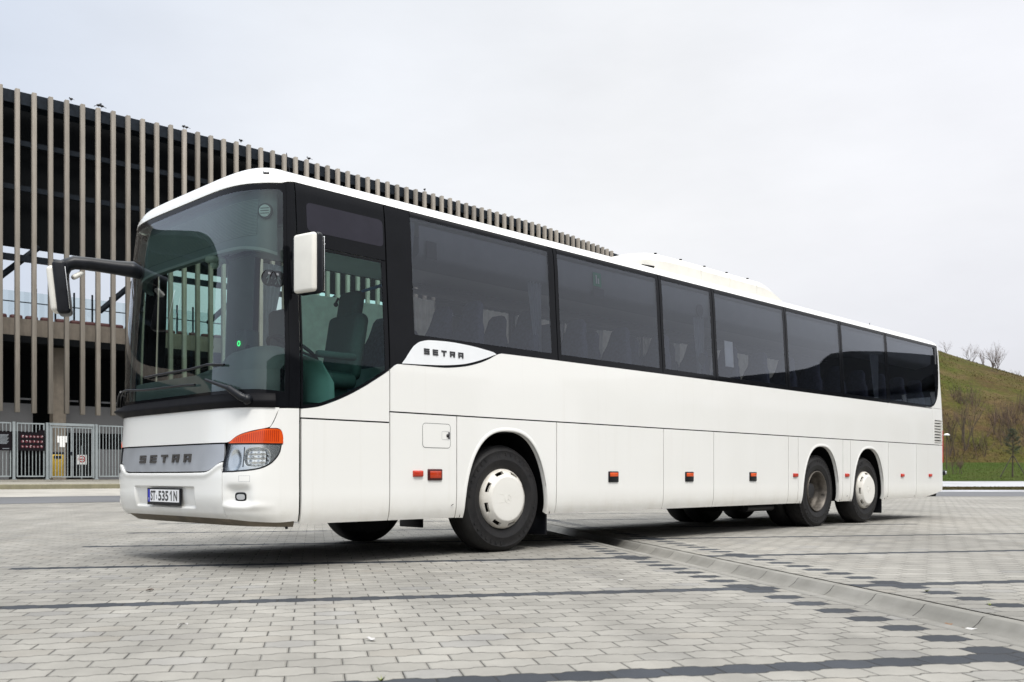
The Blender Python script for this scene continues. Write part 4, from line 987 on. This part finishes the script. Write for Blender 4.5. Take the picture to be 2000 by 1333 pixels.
# street beyond the paving
BX,BZ=.76,.65; A0=Vector((-13.4,25)); BEND=Vector((-2.4,34.4))
def pl(o):      # polyline at offset o from the paving's edge
    n1=Vector((-BZ,BX))
    return [A0-Vector((BX,BZ))*34+n1*o, BEND+Vector((-.369,1))*o, Vector((130,34.4+o))]
def ribbon(name,o0,z0,o1,z1,mat,part=None):
    a,b=pl(o0),pl(o1); 
    if part=='left': a,b=a[:2],b[:2]
    if part=='right': a,b=a[1:],b[1:]
    mb=MB(); n=len(a); mb.add([Vector((p.x,p.y,z0)) for p in a]+[Vector((p.x,p.y,z1)) for p in b],[(i,i+1,i+1+n,i+n) for i in range(n-1)],False)
    o=mb.build(name,mat); tag(o,kind='structure'); return o
ribbon('road',0,.006,3.9,.10,'asphalt')
ribbon('parking_strip',3.9,.104,7.9,.285,'pale_paving','left')
ribbon('kerb_strip',3.9,.104,5.0,.16,'pale_slab','right')
ribbon('grass_verge',5.0,.16,7.2,.27,'verge','right')
ribbon('footpath',7.2,.275,13.2,.47,'pale_slab','right')
a,b=pl(7.9),pl(8.15); mb=MB(); 
vs=[]
for o_,z in ((7.9,.26),(7.9,.435),(7.93,.45),(8.15,.452)):
    p=pl(o_); vs+=[Vector((p[0].x,p[0].y,z)),Vector((p[1].x,p[1].y,z))]
mb.add(vs,[(0,1,3,2),(2,3,5,4),(4,5,7,6)],False); tag(mb.build('kerb','kerb'),kind='structure')
mb=MB()
for k in range(48):
    p=A0-Vector((BX,BZ))*33+Vector((-BZ,BX))*7.896+Vector((BX,BZ))*k; mb.box((-.006,-.004,0),(.006,.006,.17),0,Matrix.Translation((p.x,p.y,.27))@Matrix.Rotation(math.atan2(BZ,BX),4,'Z'))
tag(mb.build('kerb_joints','underside'),kind='structure')
ribbon('pavement',8.15,.454,30,.69,'side_paving','left')
ribbon('terrace',30,.69,400,.9,'far_ground','left')
def hh(X,Y):
    rr_=min(18,13-.36*(X-45)) if X>31 else 18
    if X<12: rr_=2+(rr_-2)*max(0,min(1,(X+12)/24))
    rr_=max(rr_,2.2); t=(Y-62)/38
    s=0 if t<=0 else (1-(1-min(t,1))**1.35 if t<1 else 1-(t-1)*.25)
    return 1.6+(rr_-1.6)*s+.35*noise.noise((X*.12,Y*.12,0))*min(1,max(0,t*3))*(.5 if t>.9 else 1)
mb=MB(); xs=lin(-40,170,106); ys=lin(62,170,72); vs=[Vector((x,y,hh(x,y))) for x in xs for y in ys]
mb.add(vs,[(i*72+j,(i+1)*72+j,(i+1)*72+j+1,i*72+j+1) for i in range(105) for j in range(71)],True); tag(mb.build('hill','hill_grass'),kind='structure')
mb=MB(); p=pl(13.2); q=[Vector((-4,62)),Vector((130,62))]
nx=60; 
a=[p[1]+(p[2]-p[1])*i/nx for i in range(nx+1)]; b=[q[0]+(q[1]-q[0])*i/nx for i in range(nx+1)]
mb.add([Vector((v.x,v.y,.49)) for v in a]+[Vector((v.x,v.y,1.62)) for v in b],[(i,i+1,i+2+nx,i+1+nx) for i in range(nx)],True); tag(mb.build('lawn','lawn'),kind='structure')
# grass blades on lawn edge, hill and verge
rnd=random.Random(5)
mb=MB()
def blade(mb,x,y,z,h,w):
    a=rnd.uniform(0,math.pi); dx,dy=math.cos(a)*w,math.sin(a)*w; l=rnd.uniform(-.4,.4)*h
    mb.add([(x-dx,y-dy,z),(x+dx,y+dy,z),(x+l*dy/w,y-l*dx/w,z+h)],[(0,1,2)],False,rnd.choice((0,0,0,1)))
for k in range(5200):
    y=rnd.uniform(48.0,62); x=rnd.uniform(y*.42,y*.58); z=.49+(1.62-.49)*(y-47.6)/(62-47.6); blade(mb,x,y,z-.02,rnd.uniform(.03,.08),.02)
tag(mb.build('lawn_grass',['lawn','verge']),kind='stuff')
mb=MB()
for k in range(2600):
    y=rnd.uniform(39.5,41.6); x=rnd.uniform(y*.42,y*.58); blade(mb,x,y,.16+.11*(y-39.4)/2.2-.01,rnd.uniform(.02,.05),.02)
tag(mb.build('verge_grass',['verge','hill_grass']),kind='stuff')
mb=MB()
for k in range(5000):
    y=rnd.uniform(62,101); x=rnd.uniform(y*.42,y*.57)
    if noise.noise((x*.25,y*.25,3))<-.1: continue
    blade(mb,x,y,hh(x,y)-.03,rnd.uniform(.06,.17),.035)
tag(mb.build('hill_tussocks',['hill_grass','hill_grass']),kind='stuff')

mb=MB()
for k in range(420):
    y=rnd.uniform(62.2,72); x=y*rnd.uniform(.44,.545)
    if noise.noise((x*.3,y*.3,7))<-.05: continue
    p=Vector((x,y,hh(x,y)-.05))
    for q in range(4):
        e=p+Vector((rnd.gauss(0,.3),rnd.gauss(0,.3),rnd.uniform(.5,1.5))); m_=(p+e)/2+Vector((rnd.gauss(0,.08),rnd.gauss(0,.08),0)); mb.tube([p,m_,e],[.012,.008,.003],3,rnd.choice((0,1)),False)
tag(mb.build('hill_scrub',['bark','twig']),kind='stuff')
# ------------------------------------------------------------------ stadium
H=16.47; tops=curve([(-400,68),(0,164),(226,218),(416,265),(578,306),(700,340),(806,367),(928,401),(1036,432),(1096,452),(1192,488),(1330,545)])
def fac(px): s=(HY-tops(px))/H; return Vector(((px-1000)/s,F_/s))
pts=[fac(px) for px in lin(0,1320,200)]
d0=(pts[6]-pts[0]).normalized(); pts=[pts[0]-d0*(38*(1-k/60)) for k in range(60)]+pts
L=[0]
for a,b in zip(pts,pts[1:]): L.append(L[-1]+(b-a).length)
def at(s,off=0):
    i=0
    while i<len(L)-2 and s>L[i+1]: i+=1
    t=(s-L[i])/(L[i+1]-L[i]); p=pts[i]+(pts[i+1]-pts[i])*t; i0=max(i-3,0);i1=min(i+4,len(pts)-1); d=(pts[i1]-pts[i0]).normalized()
    return p+Vector((-d.y,d.x))*off, math.atan2(d.y,d.x)
S0=L[60]; LEND=L[-1]
st=empty('stadium_grandstand',(pts[60].x,pts[60].y,0)); tag(st,'dark stadium grandstand screened by tall timber slats behind the coach','stadium')
org=Vector((pts[60].x,pts[60].y,0))
def band(name,off0,off1,z0,z1,mat,s0=0,s1=None,step=1.5):
    s1=LEND if s1 is None else s1; n=max(2,int((s1-s0)/step)+1); mb=MB(); vs=[]
    for s in lin(s0,s1,n):
        for o_,z in ((off0,z0),(off0,z1),(off1,z1),(off1,z0)):
            p,_=at(s,o_); vs.append(Vector((p.x,p.y,z))-org)
    fs=[(i*4+j,i*4+(j+1)%4,(i+1)*4+(j+1)%4,(i+1)*4+j) for i in range(n-1) for j in range(4)]+[(0,1,2,3),((n-1)*4+3,(n-1)*4+2,(n-1)*4+1,(n-1)*4)]
    mb.add(vs,fs,False); return mb.build(name,mat,st)
# slats
def slat_s(px):
    t=fac(px); best=min(range(60,len(pts)),key=lambda i:(pts[i]-t).length); return L[best]
pitch=(slat_s(578)-slat_s(1.5))/21.0
mb=MB(); mb.rbox((-.088,-.11,3.45),(.088,.11,17.16),.012,1); sl=None
mbz=mb
s=S0+slat_s(1.5)-S0; k=-34; nsl=0
while True:
    ss=s+k*pitch; k+=1
    if ss<.3: continue
    if ss>LEND-.3 or nsl>=98: break
    p,a=at(ss)
    if sl is None: sl=mbz.build('slat',['slat'],st); o=sl
    else: o=sl.copy(); C.objects.link(o)
    o.location=(p.x-org.x,p.y-org.y,rnd.uniform(-.03,.03)); o.rotation_euler=(0,0,a); nsl+=1
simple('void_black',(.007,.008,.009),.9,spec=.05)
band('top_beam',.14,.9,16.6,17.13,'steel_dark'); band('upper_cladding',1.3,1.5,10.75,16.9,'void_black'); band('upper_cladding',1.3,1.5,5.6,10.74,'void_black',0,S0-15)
band('roof_deck',1.5,16,16.3,16.6,'steel_dark')
for z in (15.15,13.2): band('purlin',.75,.9,z-.11,z+.11,'steel_dark')
band('walkway_beam',.8,1.0,10.05,10.32,'steel_dark')
band('terrace_beam',1.2,1.8,6.85,7.62,'concrete'); band('terrace_deck',1.8,9,7.3,7.55,'concrete')
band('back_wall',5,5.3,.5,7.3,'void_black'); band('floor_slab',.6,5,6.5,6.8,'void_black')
for k in range(26):
    ss=S0-6+k*2.6; p,a=at(ss,1.25)
    if k%2==0:
        mb=MB(); q,_=at(ss+2.6,1.25); mb.tube([(p.x-org.x,p.y-org.y,8.3),(q.x-org.x,q.y-org.y,10.85)],.13,6); mb.build('diagonal_brace','steel_dark',st)
col=None
for k in range(-3,9):
    ss=S0+2.72+k*8.2
    if ss<0 or ss>LEND: continue
    p,a=at(ss,1.75)
    if col is None:
        mb=MB(); mb.box((-.27,-.3,.5),(.27,.3,6.84)); col=mb.build('column','concrete',st); o=col
    else: o=col.copy(); C.objects.link(o)
    o.location=(p.x-org.x,p.y-org.y,0); o.rotation_euler=(0,0,a)
# railing with glass, seats on the terrace edge
mb=MB(); gl_=MB()
for k in range(44):
    p,a=at(S0-20+k*.9*1.0*.9,2.0); m=Matrix.Translation((p.x-org.x,p.y-org.y,0))@Matrix.Rotation(a,4,'Z')
    mb.box((-.035,-.03,7.5),(.035,.03,9.15),0,m)
rl=mb.build('railing','steel_dark',st)
band('rail_glass',2.05,2.07,7.62,8.95,'glass_rail',S0-20,S0+16); band('hand_rail',1.97,2.02,8.45,8.49,'steel_dark',S0-20,S0+16)
simple('seat_red',(.10,.035,.035),.6)
mb=MB(); mb.rbox((-.25,-.15,7.60),(.25,.15,7.80),.07,2); ts=None
for k in range(60):
    p,a=at(S0-22+k*.62,1.5)
    if ts is None: ts=mb.build('terrace_seat','seat_red',st); o=ts
    else: o=ts.copy(); C.objects.link(o)
    o.location=(p.x-org.x,p.y-org.y,0); o.rotation_euler=(0,0,a)
# lower storey: grey panels, dark openings
for s0,s1 in ((-22,1.85),(3.0,30)): band('wall_panel',2.5,2.7,2.75,4.0,'wall_grey',S0+s0,S0+s1)
for s0,s1 in ((-14,-9),(-6.5,-2.2),(-.6,.9),(4.6,6.6),(9,14)): band('wall_panel',2.6,2.8,.5,2.0,'wall_grey',S0+s0,S0+s1)
mb=MB()
for k in range(8):
    p,a=at(S0-4+k*1.9,3.2); m=Matrix.Translation((p.x-org.x,p.y-org.y,0))@Matrix.Rotation(a,4,'Z'); mb.box((-.4,-.04,4.22),(.4,.04,4.30),0,m)
mb.build('louvre_strip','pale_slab',st)

# ------------------------------------------------------------------ fence, gate and what hangs there
FD=Vector((.757,.653)); FO=Vector((-20.0,37.2)); FZ=.60
def ft(px):     # distance along the fence at a photo column
    k=(px-1000)/F_; return (k*FO.y-FO.x)/(FD.x-k*FD.y)
def fp(t,off=0): p=FO+FD*t+Vector((-FD.y,FD.x))*off; return Vector((p.x,p.y,FZ))
def fpx(px,off):
    k=(px-1000)/F_; q=FO+Vector((-FD.y,FD.x))*off; t=(k*q.y-q.x)/(FD.x-k*FD.y); p=q+FD*t; return Vector((p.x,p.y,FZ))
FA=math.atan2(FD.y,FD.x); FH=2.28
def panel_mesh(w,bars=True):
    mb=MB(); 
    for a,b in (((-0.0,-.02,.10),(.045,.02,FH-.03)),((w-.045,-.02,.10),(w,.02,FH-.03)),((.045,-.02,.10),(w-.045,.02,.15)),((.045,-.02,FH-.08),(w-.045,.02,FH-.03))): mb.box(a,b)
    n=max(3,round((w-.09)/.125)); 
    for k in range(1,n): x=.045+(w-.09)*k/n; mb.box((x-.013,-.013,.15),(x+.013,.013,FH-.08))
    return mb
posts=[-140,-60,27,92,188,285,385]
fence=empty('steel_fence',fp(ft(27)),FA); tag(fence,'galvanised steel bar fence on the pavement in front of the grandstand','fence')
f0=ft(27)
for px in posts:
    mb=MB(); mb.box((-.047,-.05,0),(.047,.05,FH)); mb.box((-.09,-.09,0),(.09,.09,.02)); o=mb.build('post','galvanised',fence); o.location=(ft(px)-f0,0,0)
for a,b in ((-140,-60),(-60,27),(27,92),(188,285),(285,385)):
    t0,t1=ft(a)+.10,ft(b)-.10; o=panel_mesh(t1-t0).build('bar_panel','galvanised',fence); o.location=(t0-f0,0,0)
gate=empty('steel_gate',fp(ft(92)+.08),FA); tag(gate,'galvanised double-leaf bar gate with white papers, beside the front of the coach','gate')
w=ft(188)-ft(92)-.16
mb=MB(); mb.box((0,-.04,FH-.10),(w,.04,FH+.0)); mb.box((0,-.03,.05),(.06,.03,FH-.10)); mb.box((w-.06,-.03,.05),(w,.03,FH-.10)); mb.build('gate_frame','galvanised',gate)
def leaf(w2):
    mb=MB(); h=FH-.14
    for a,b in (((0,-.02,.08),(.045,.02,h)),((w2-.045,-.02,.08),(w2,.02,h)),((.045,-.02,.08),(w2-.045,.02,.13)),((.045,-.02,h-.05),(w2-.045,.02,h))): mb.box(a,b)
    n=round((w2-.09)/.125)
    for k in range(1,n): x=.045+(w2-.09)*k/n; mb.box((x-.013,-.013,.13),(x+.013,.013,h-.05))
    return mb
hw=(w-.16)/2
g1=leaf(hw).build('gate_leaf','galvanised',gate); g1.location=(.07,0,0); g2=g1.copy(); C.objects.link(g2); g2.location=(.09+hw,0,0)
mb=MB(); mb.box((hw+.0,-.05,1.0),(hw+.09,.05,1.12)); mb.build('lock_case','steel_dark',gate)
def zpix(y,s=50.0): return .74+(HY-y)/s
# boards hung on the bars
t0,t1=ft(34.5),ft(86); p=fp(t0,-.05); bd=empty('info_board',p,FA); tag(bd,'black notice board with rows of small maroon pictograms hung on the fence','notice board')
bw=t1-t0; z0,z1=zpix(880)-FZ,zpix(843)-FZ
mb=MB(); mb.box((0,-.02,z0),(bw,.0,z1)); mb.box((bw-.22,-.015,z1),(bw,.0,z1+.09)); mb.build('board_plate','board_black',bd)
mb=MB(); pr=random.Random(3)
for i in range(6):
    for j in range(3):
        x=.10+i*(bw-.2)/5.5+.06; z=z0+.12+j*(z1-z0-.16)/2.9
        n=16; mb.add([Vector((x+.055*math.cos(2*math.pi*k/n),-.023,z+.045+.055*math.sin(2*math.pi*k/n))) for k in range(n)],[list(range(n))],False,0)
        for q in range(3):
            a,b=pr.uniform(-.03,.02),pr.uniform(-.03,.02); mb.box((x+a,-.027,z+.045+b),(x+a+pr.uniform(.012,.035),-.024,z+.045+b+pr.uniform(.012,.035)),1)
mb.build('pictograms',['board_maroon','pic_white'],bd)
t0,t1=ft(-22),ft(21.5); p=fp(t0,-.05); bd=empty('info_board',p,FA); tag(bd,'plain black notice board with a grey printed panel, leftmost on the fence','notice board'); bw=t1-t0
mb=MB(); mb.box((0,-.02,z0),(bw,0,z1)); mb.build('board_plate','board_black',bd)
mb=MB()
for k in range(9): mb.box((bw-.42,-.025,z1-.14-k*.043),(bw-.10-(k%3)*.03,-.021,z1-.115-k*.043))
mb.box((bw-.32,-.025,z0+.06),(bw-.08,-.021,z0+.085)); mb.build('printed_panel','board_print',bd)
for i,(pa,pb_,ya,yb,lab) in enumerate(((111.5,115.3,862.5,849,'narrow white paper strip at the left of the sheets on the gate'),(116.2,121,871.5,849,'long white paper sheet on the gate, left of the two'),(121.8,126.3,871.5,849,'long white paper sheet on the gate, right of the two'),(127.2,130.3,862,849,'narrow white paper strip at the right of the sheets on the gate'))):
    mb=MB(); a,b=ft(pa),ft(pb_); mb.box((0,-.004,zpix(ya)-FZ),(b-a,0,zpix(yb)-FZ)); o=mb.build('paper_notice','paper'); o.location=fp(a,-.03); o.rotation_euler=(0,0,FA); tag(o,lab,'paper',group='papers fixed to the gate')
mb=MB(); mb.rbox((-.24,-.2,0),(.24,.2,.98),.05,2,0); mb.rbox((-.25,-.21,.98),(.25,.21,1.08),.04,2,1); mb.box((-.16,-.215,.8),(.16,-.205,.92),1); o=mb.build('litter_bin',['yellow_box','board_black']); o.location=fpx(110.2,1.2)+Vector((0,0,.06)); o.rotation_euler=(0,0,FA); tag(o,'yellow bin with a black lid standing behind the gate','bin')
mb=MB(); mb.box((-.19,-.01,.62),(.19,.0,1.02),0); mb.tube([(0,.03,0),(0,.03,1.4)],.03,8,2)
n=24; 
for r0,mi,y in ((.14,1,-.013),(.095,0,-.016)): mb.add([Vector((r0*math.cos(2*math.pi*k/n),y,0.84+r0*math.sin(2*math.pi*k/n))) for k in range(n)],[list(range(n))],False,mi)
mb.box((-.085,-.021,.815),(.085,-.018,.865),1)
o=mb.build('warning_sign',['paper','red','galvanised']); o.location=fpx(160,.6); o.rotation_euler=(0,0,FA); tag(o,'small white square sign with a red ring on a post behind the gate','sign')

# ------------------------------------------------------------------ birds on the roof edge
def bird():
    mb=MB(); mb.sphere((0,0,.13),.07,10,8,0,(1.7,.9,.95)); mb.sphere((.12,0,.21),.042,8,6); mb.add([(.15,.015,.21),(.15,-.015,.21),(.21,0,.20)],[(0,1,2)],False)
    mb.add([(-.09,.03,.12),(-.09,-.03,.12),(-.24,-.035,.05),(-.24,.035,.05),(-.1,0,.08)],[(0,1,2,3),(3,2,4)],False); mb.tube([(.01,.025,.08),(.02,.025,.0)],.008,5); mb.tube([(.01,-.025,.08),(.02,-.025,.0)],.008,5); return mb
b0=None
blab={139.5:'black bird alone on the slat tops, leftmost along the roof edge',191:'black bird, left one of the pair second from the left on the roof edge',197:'black bird, right one of the pair second from the left on the roof edge',361:'black bird, left one of the pair above the front of the coach roof',368:'black bird, right one of the pair above the front of the coach roof',468.5:'black bird perched alone midway between the paired birds and the coach roof',602:'black bird on the slat tops just behind the front corner of the coach roof',832:'black bird farthest along the roof edge, above the middle windows'}
for i,(px,lab) in enumerate(blab.items()):
    v,a=at(slat_s(px) if px<1200 else 0,0)
    if b0 is None: b0=bird().build('bird','bird_black'); o=b0
    else: o=b0.copy(); C.objects.link(o)
    o.location=(v.x,v.y,17.19); sc_=.72+.15*((i*7)%4)/4; o.scale=(sc_,sc_,sc_); o.rotation_euler=(0,0,a+(2.2,-.4,2.9,.6,2.6,1.9,2.4,.4)[i]); tag(o,lab,'bird',group='birds perched along the stadium roof edge')

# ------------------------------------------------------------------ bare trees, shrubs, staked pine, lamp
def branch(mb,p,d,l,r,depth,rg,spread,n):
    pts_=[p]; q=p.copy(); dd=d.copy()
    for i in range(3):
        dd=(dd+Vector((rg.uniform(-.16,.16),rg.uniform(-.16,.16),rg.uniform(-.02,.10)))).normalized(); q=q+dd*(l/3); pts_.append(q.copy())
    mb.tube(pts_,[r,r*.85,r*.7,r*.5],4 if depth<3 else 6,0 if depth>1 else 1,False)
    if depth==0: return
    for k in range(n):
        f=pts_[rg.choice((1,2,2,3))] if k else pts_[3]
        a=rg.uniform(0,2*math.pi); o_=dd.orthogonal().normalized(); o_=Matrix.Rotation(a,3,dd)@o_
        nd=(dd+o_*rg.uniform(.35,1)*spread+Vector((0,0,.22))).normalized(); branch(mb,f,nd,l*rg.uniform(.55,.8),r*.52,depth-1,rg,spread,n)
def bare_tree(px,y,Y,hpx,label,seed,stems=1,depth=4,spread=.8,n=4,rk=1,cat='tree',group='bare trees along the hill crest',name='bare_tree'):
    X=(px-1000)/F_*Y; z=.74+(HY-y)*Y/F_; h=hpx*Y/F_*(1.3 if Y>90 else 1.0)
    zz=hh(X,Y) if Y>62 else z
    t=empty(name,(X,Y,zz-.05)); rg=random.Random(seed); tr=MB(); cr_=MB()
    for s in range(stems):
        b=Vector((rg.uniform(-.1,.1)*(stems-1),rg.uniform(-.1,.1)*(stems-1),-.1)); d=Vector((rg.uniform(-.18,.18)*(1+.5*(stems>1)),rg.uniform(-.18,.18),1)).normalized()
        top=b+d*h*.42; r=h*.022*rk; tr.tube([b,b+d*h*.2+Vector((rg.uniform(-.02,.02)*h,0,0)),top],[r*1.3,r,r*.8],7)
        for k in range(n+1):
            o_=Matrix.Rotation(k*2*math.pi/(n+1)+rg.uniform(-.4,.4),3,d)@d.orthogonal().normalized(); nd=(d+o_*spread*rg.uniform(.3,.8)).normalized()
            branch(cr_,b+d*h*rg.uniform(.25,.42),nd,h*rg.uniform(.24,.34),r*.6,depth-1,rg,spread,n)
    tr.build('trunk','bark',t); cr_.build('crown',['bark','twig'],t); tag(t,label,cat,group=group); return t
Y1=99
bare_tree(1937,737,Y1,50,'tallest bare tree on the hill crest, with a rounded open crown',11,1,5,.95,3,.75)
bare_tree(1895,722,Y1,36,'two-stemmed bare tree second from the coach on the crest',23,2,4,.8,3,.6)
bare_tree(1847,706,Y1,32,'small spreading bare tree on the crest right beside the coach',5,1,4,1.0,3,.6)
bare_tree(1923,731,Y1,34,'slim bare sapling close on the left of the tallest crest tree',8,1,3,.5,4,.6)
bare_tree(1950,742,Y1,40,'slim bare sapling close on the right of the tallest crest tree',9,1,3,.6,4,.6)
bare_tree(1988,757,Y1,26,'thin bare sapling low on the crest, rightmost on the skyline',14,1,3,.5,3,.6)
bare_tree(1974,750,Y1,20,'very small bare sapling on the crest between the tallest and the rightmost trees',15,1,3,.5,3,.6)
for px,y,Y,h,lab,sd,stm in ((1888,900,63.5,112,'tall bare multi-stemmed sapling at the foot of the hill, second from the coach',31,2),(1903,897,64,85,'leaning bare sapling on the right of the tall pair at the hill foot',32,1),(1856,903,63,84,'bare bushy sapling at the hill foot right beside the coach',33,4),(1878,898,64.5,70,'thin bare sapling between the first two at the hill foot',34,2),
    (1938,806,82,46,'low bare bush halfway up the hillside, alone on a tan patch',35,4)):
    bare_tree(px,y,Y,h,lab,sd,stm,4,.42,3,.42,'sapling' if stm<4 else 'bush','bare saplings on the hillside','bare_sapling')
bare_tree(1863,921,52,32,'dry pale bush on the lawn beside the back of the coach',41,7,3,.9,4,.5,'bush',None,'dry_bush')
# staked young pine
Yp=50; Xp=(1978-1000)/F_*Yp; zp=.49+(1.62-.49)*(Yp-47.6)/14.4; pine=empty('young_pine',(Xp,Yp,zp)); tag(pine,'young dark pine held by three stakes on the lawn','tree')
mb=MB(); mb.tube([(0,0,-.1),(.01,0,1.2),(0,0,2.55)],[.03,.025,.01],7); mb.build('trunk','bark',pine)
mb=MB(); rg=random.Random(77)
for k in range(46):
    z=1.15+1.35*(k/46)**1.05; l=.50*(1-(z-1.0)/1.75)+.10; l*=rg.uniform(.6,1.15); a=rg.uniform(0,2*math.pi); e=Vector((math.cos(a)*l,math.sin(a)*l,z+l*.45)); b=Vector((0,0,z)); mb.tube([b,e],[.010,.004],4,1,False)
    for q in range(60):
        t=rg.uniform(.25,1.05); c=b+(e-b)*t; d=Vector((rg.gauss(0,1),rg.gauss(0,1),rg.gauss(.3,1))).normalized()*rg.uniform(.07,.14); o_=d.orthogonal().normalized()*.007
        mb.add([c-o_,c+o_,c+d],[(0,1,2)],False,0)
mb.build('crown',['needle','bark'],pine)
st_=None
for k in range(3):
    a=R(95+k*120); 
    if st_ is None: mb=MB(); mb.tube([(0,.75,-.1),(0,.04,1.12)],.024,6); st_=mb.build('stake','stake',pine); o=st_
    else: o=st_.copy(); C.objects.link(o)
    o.rotation_euler=(0,0,a)
Yl=56; Xl=(1849-1000)/F_*Yl; lamp_=empty('path_lamp',(Xl,Yl,1.1)); tag(lamp_,'low lamp post with a white domed head beside the back of the coach','lamp post')
mb=MB(); mb.tube([(0,0,-.1),(0,0,2.0)],[.03,.025],8); mb.build('pole','bark',lamp_); mb=MB(); mb.lathe([(0,.14),(.10,.12),(.17,.06),(.18,.0),(.06,-.02),(0,-.02)],16,'z',(0,0,2.0)); mb.build('lamp_head','white_plastic',lamp_)
# ------------------------------------------------------------------ glazed pavilion across the plaza (seen in the rear windows), with an added unseen wing
pv=empty('glazed_pavilion',(61.5,37.5,0),R(112)-math.pi); tag(pv,'dark glazed pavilion with a flat roof, mirrored in the rear side windows of the coach','pavilion')
simple('pavilion_dark',(.012,.013,.015),.5); simple('pavilion_glass',(.02,.028,.036),.08); simple('mullion',(.55,.58,.62),.5)
mb=MB(); n=40
def pvx(t): return -26+50*t
up=[];
vs=[]
for i in range(n+1):
    t=i/n; x=pvx(t); zt=12.1+.4*math.sin(math.pi*t)**.6; zb=9.8+.3*math.sin(math.pi*t); d=1.5*math.sin(math.pi*t)
    vs+=[Vector((x,-d,zb)),Vector((x,-d,zt)),Vector((x,14,zt)),Vector((x,14,zb))]
mb.add(vs,[(i*4+j,i*4+(j+1)%4,(i+1)*4+(j+1)%4,(i+1)*4+j) for i in range(n) for j in range(4)]+[(0,1,2,3),(n*4+3,n*4+2,n*4+1,n*4)],False); mb.build('roof','pavilion_dark',pv,weld='recalc')
mb=MB(); mb.box((-25,1.2,0),(23,13,9.9)); mb.build('glass_wall','pavilion_glass',pv)
mb=MB()
for i in range(25): x=-25+i*2; mb.box((x-.14,1.0,0),(x+.14,1.19,9.7))
for z in (.4,2.6,4.8,7.0): mb.box((-25,1.02,z-.06),(23,1.17,z+.06))
mb.build('mullions','mullion',pv)
for i in range(24):  # pale panels stand in for sky reflections on the glass wall
    if i%5==2: continue
    mb=MB(); x=-25+i*2; mb.box((x+.2,1.10,7.4 if i%3 else 6.6),(x+1.8,1.17,9.3)); mb.build('sky_reflection_panel','sky_reflection_pale',pv)
bpy.context.view_layer.update(); inv_=pv.matrix_world.inverted()
A_,B_=Vector((72,8,0)),Vector((10,-52,0)); dv_=(B_-A_).normalized(); nv_=Vector((-dv_.y,dv_.x,0)); nv_=nv_ if nv_.dot(A_)>0 else -nv_
def sky_block_wing(name,mat,o0,o1,z0,z1,a=0,b=1):  # added out of view to block low sky and darken under the coach
    mb=MB(); q=[A_+(B_-A_)*a+nv_*o0,A_+(B_-A_)*b+nv_*o0,A_+(B_-A_)*b+nv_*o1,A_+(B_-A_)*a+nv_*o1]; vs=[inv_@(v+Vector((0,0,z))) for z in (z0,z1) for v in q]
    mb.add(vs,[(0,3,2,1),(4,5,6,7),(0,1,5,4),(1,2,6,5),(2,3,7,6),(3,0,4,7)],False); mb.build(name,mat,pv,weld='recalc')
sky_block_wing('roof','pavilion_dark',-1.5,14,9.4,11.2); sky_block_wing('glass_wall','pavilion_glass',0,12,0,9.4)  # roof and walls of the unseen light-blocking wing
for k in range(28): sky_block_wing('mullion','mullion',-.15,-.01,0,9.38,k/28,k/28+.003)
# ------------------------------------------------------------------ small litter on the ground
def gp(px,y,z=0): Zd=(.74-z)*F_/(y-HY); return Vector(((px-1000)*Zd/F_,Zd,z))
def leafmesh(w,l,seed):
    rg=random.Random(seed); mb=MB(); n=9; rim_=[]
    for k in range(n): a=2*math.pi*k/n; rim_.append(Vector((l*math.cos(a)*rg.uniform(.7,1.1),w*math.sin(a)*rg.uniform(.7,1.1),rg.uniform(0,.012))))
    mb.add(rim_+[Vector((0,0,.008))],[(k,(k+1)%n,n) for k in range(n)],True); mb.add([v-Vector((0,0,.002)) for v in rim_],[list(range(n))[::-1]],False); return mb
for px,y,z,w,l,mat,lab,nm in ((1851,1222,-.055,.018,.035,'dry_leaf','brown dry leaf lying in the gutter near the right edge','dry_leaf'),(1874,1230,-.05,.018,.03,'bark','dark crumpled leaf at the left end of the white scrap in the gutter','dry_leaf'),(1893,1233,-.05,.022,.06,'litter','white crumpled scrap with dark flecks in the gutter','litter_scrap'),
    (292,1155,.003,.015,.05,'bark','curled dark leaf on the pale paving in front of the coach','dry_leaf'),(1212,1135,.003,.012,.03,'litter','small white scrap on the paving right of the front wheel','litter_scrap'),(725,1251,.003,.012,.035,'litter','flat white scrap on the paving below the front wheel','litter_scrap'),(357,1222,.003,.005,.03,'litter','thin white scrap on the paving at lower left','litter_scrap')):
    o=leafmesh(w,l,int(px)).build(nm,mat); o.location=gp(px,y,z)+Vector((0,0,.003)); o.rotation_euler=(0,0,.4+px%3); tag(o,lab,'leaf' if 'leaf' in nm else 'litter')
for i,(px,y,lab) in enumerate(((745,1330,'small green weed in the paving joint at the bottom edge'),(1933,1183,'small green weed just beyond the gutter, near the right edge'),(1810,1156,'tiny green weed in a joint just beyond the gutter'),(615,1136,'tiny yellow weed in a joint below the front bumper'))):
    mb=MB(); rg=random.Random(i)
    for k in range(9):
        a=rg.uniform(0,6.28); h=rg.uniform(.008,.022); mb.add([(-.003,0,0),(.003,0,0),(math.cos(a)*.02,math.sin(a)*.02,h)],[(0,1,2)],False); mb.add([(0,-.003,0),(0,.003,0),(math.cos(a)*.02,math.sin(a)*.02,h)],[(0,1,2)],False)
    o=mb.build('weed','weed'); o.location=gp(px,y); tag(o,lab,'weed')
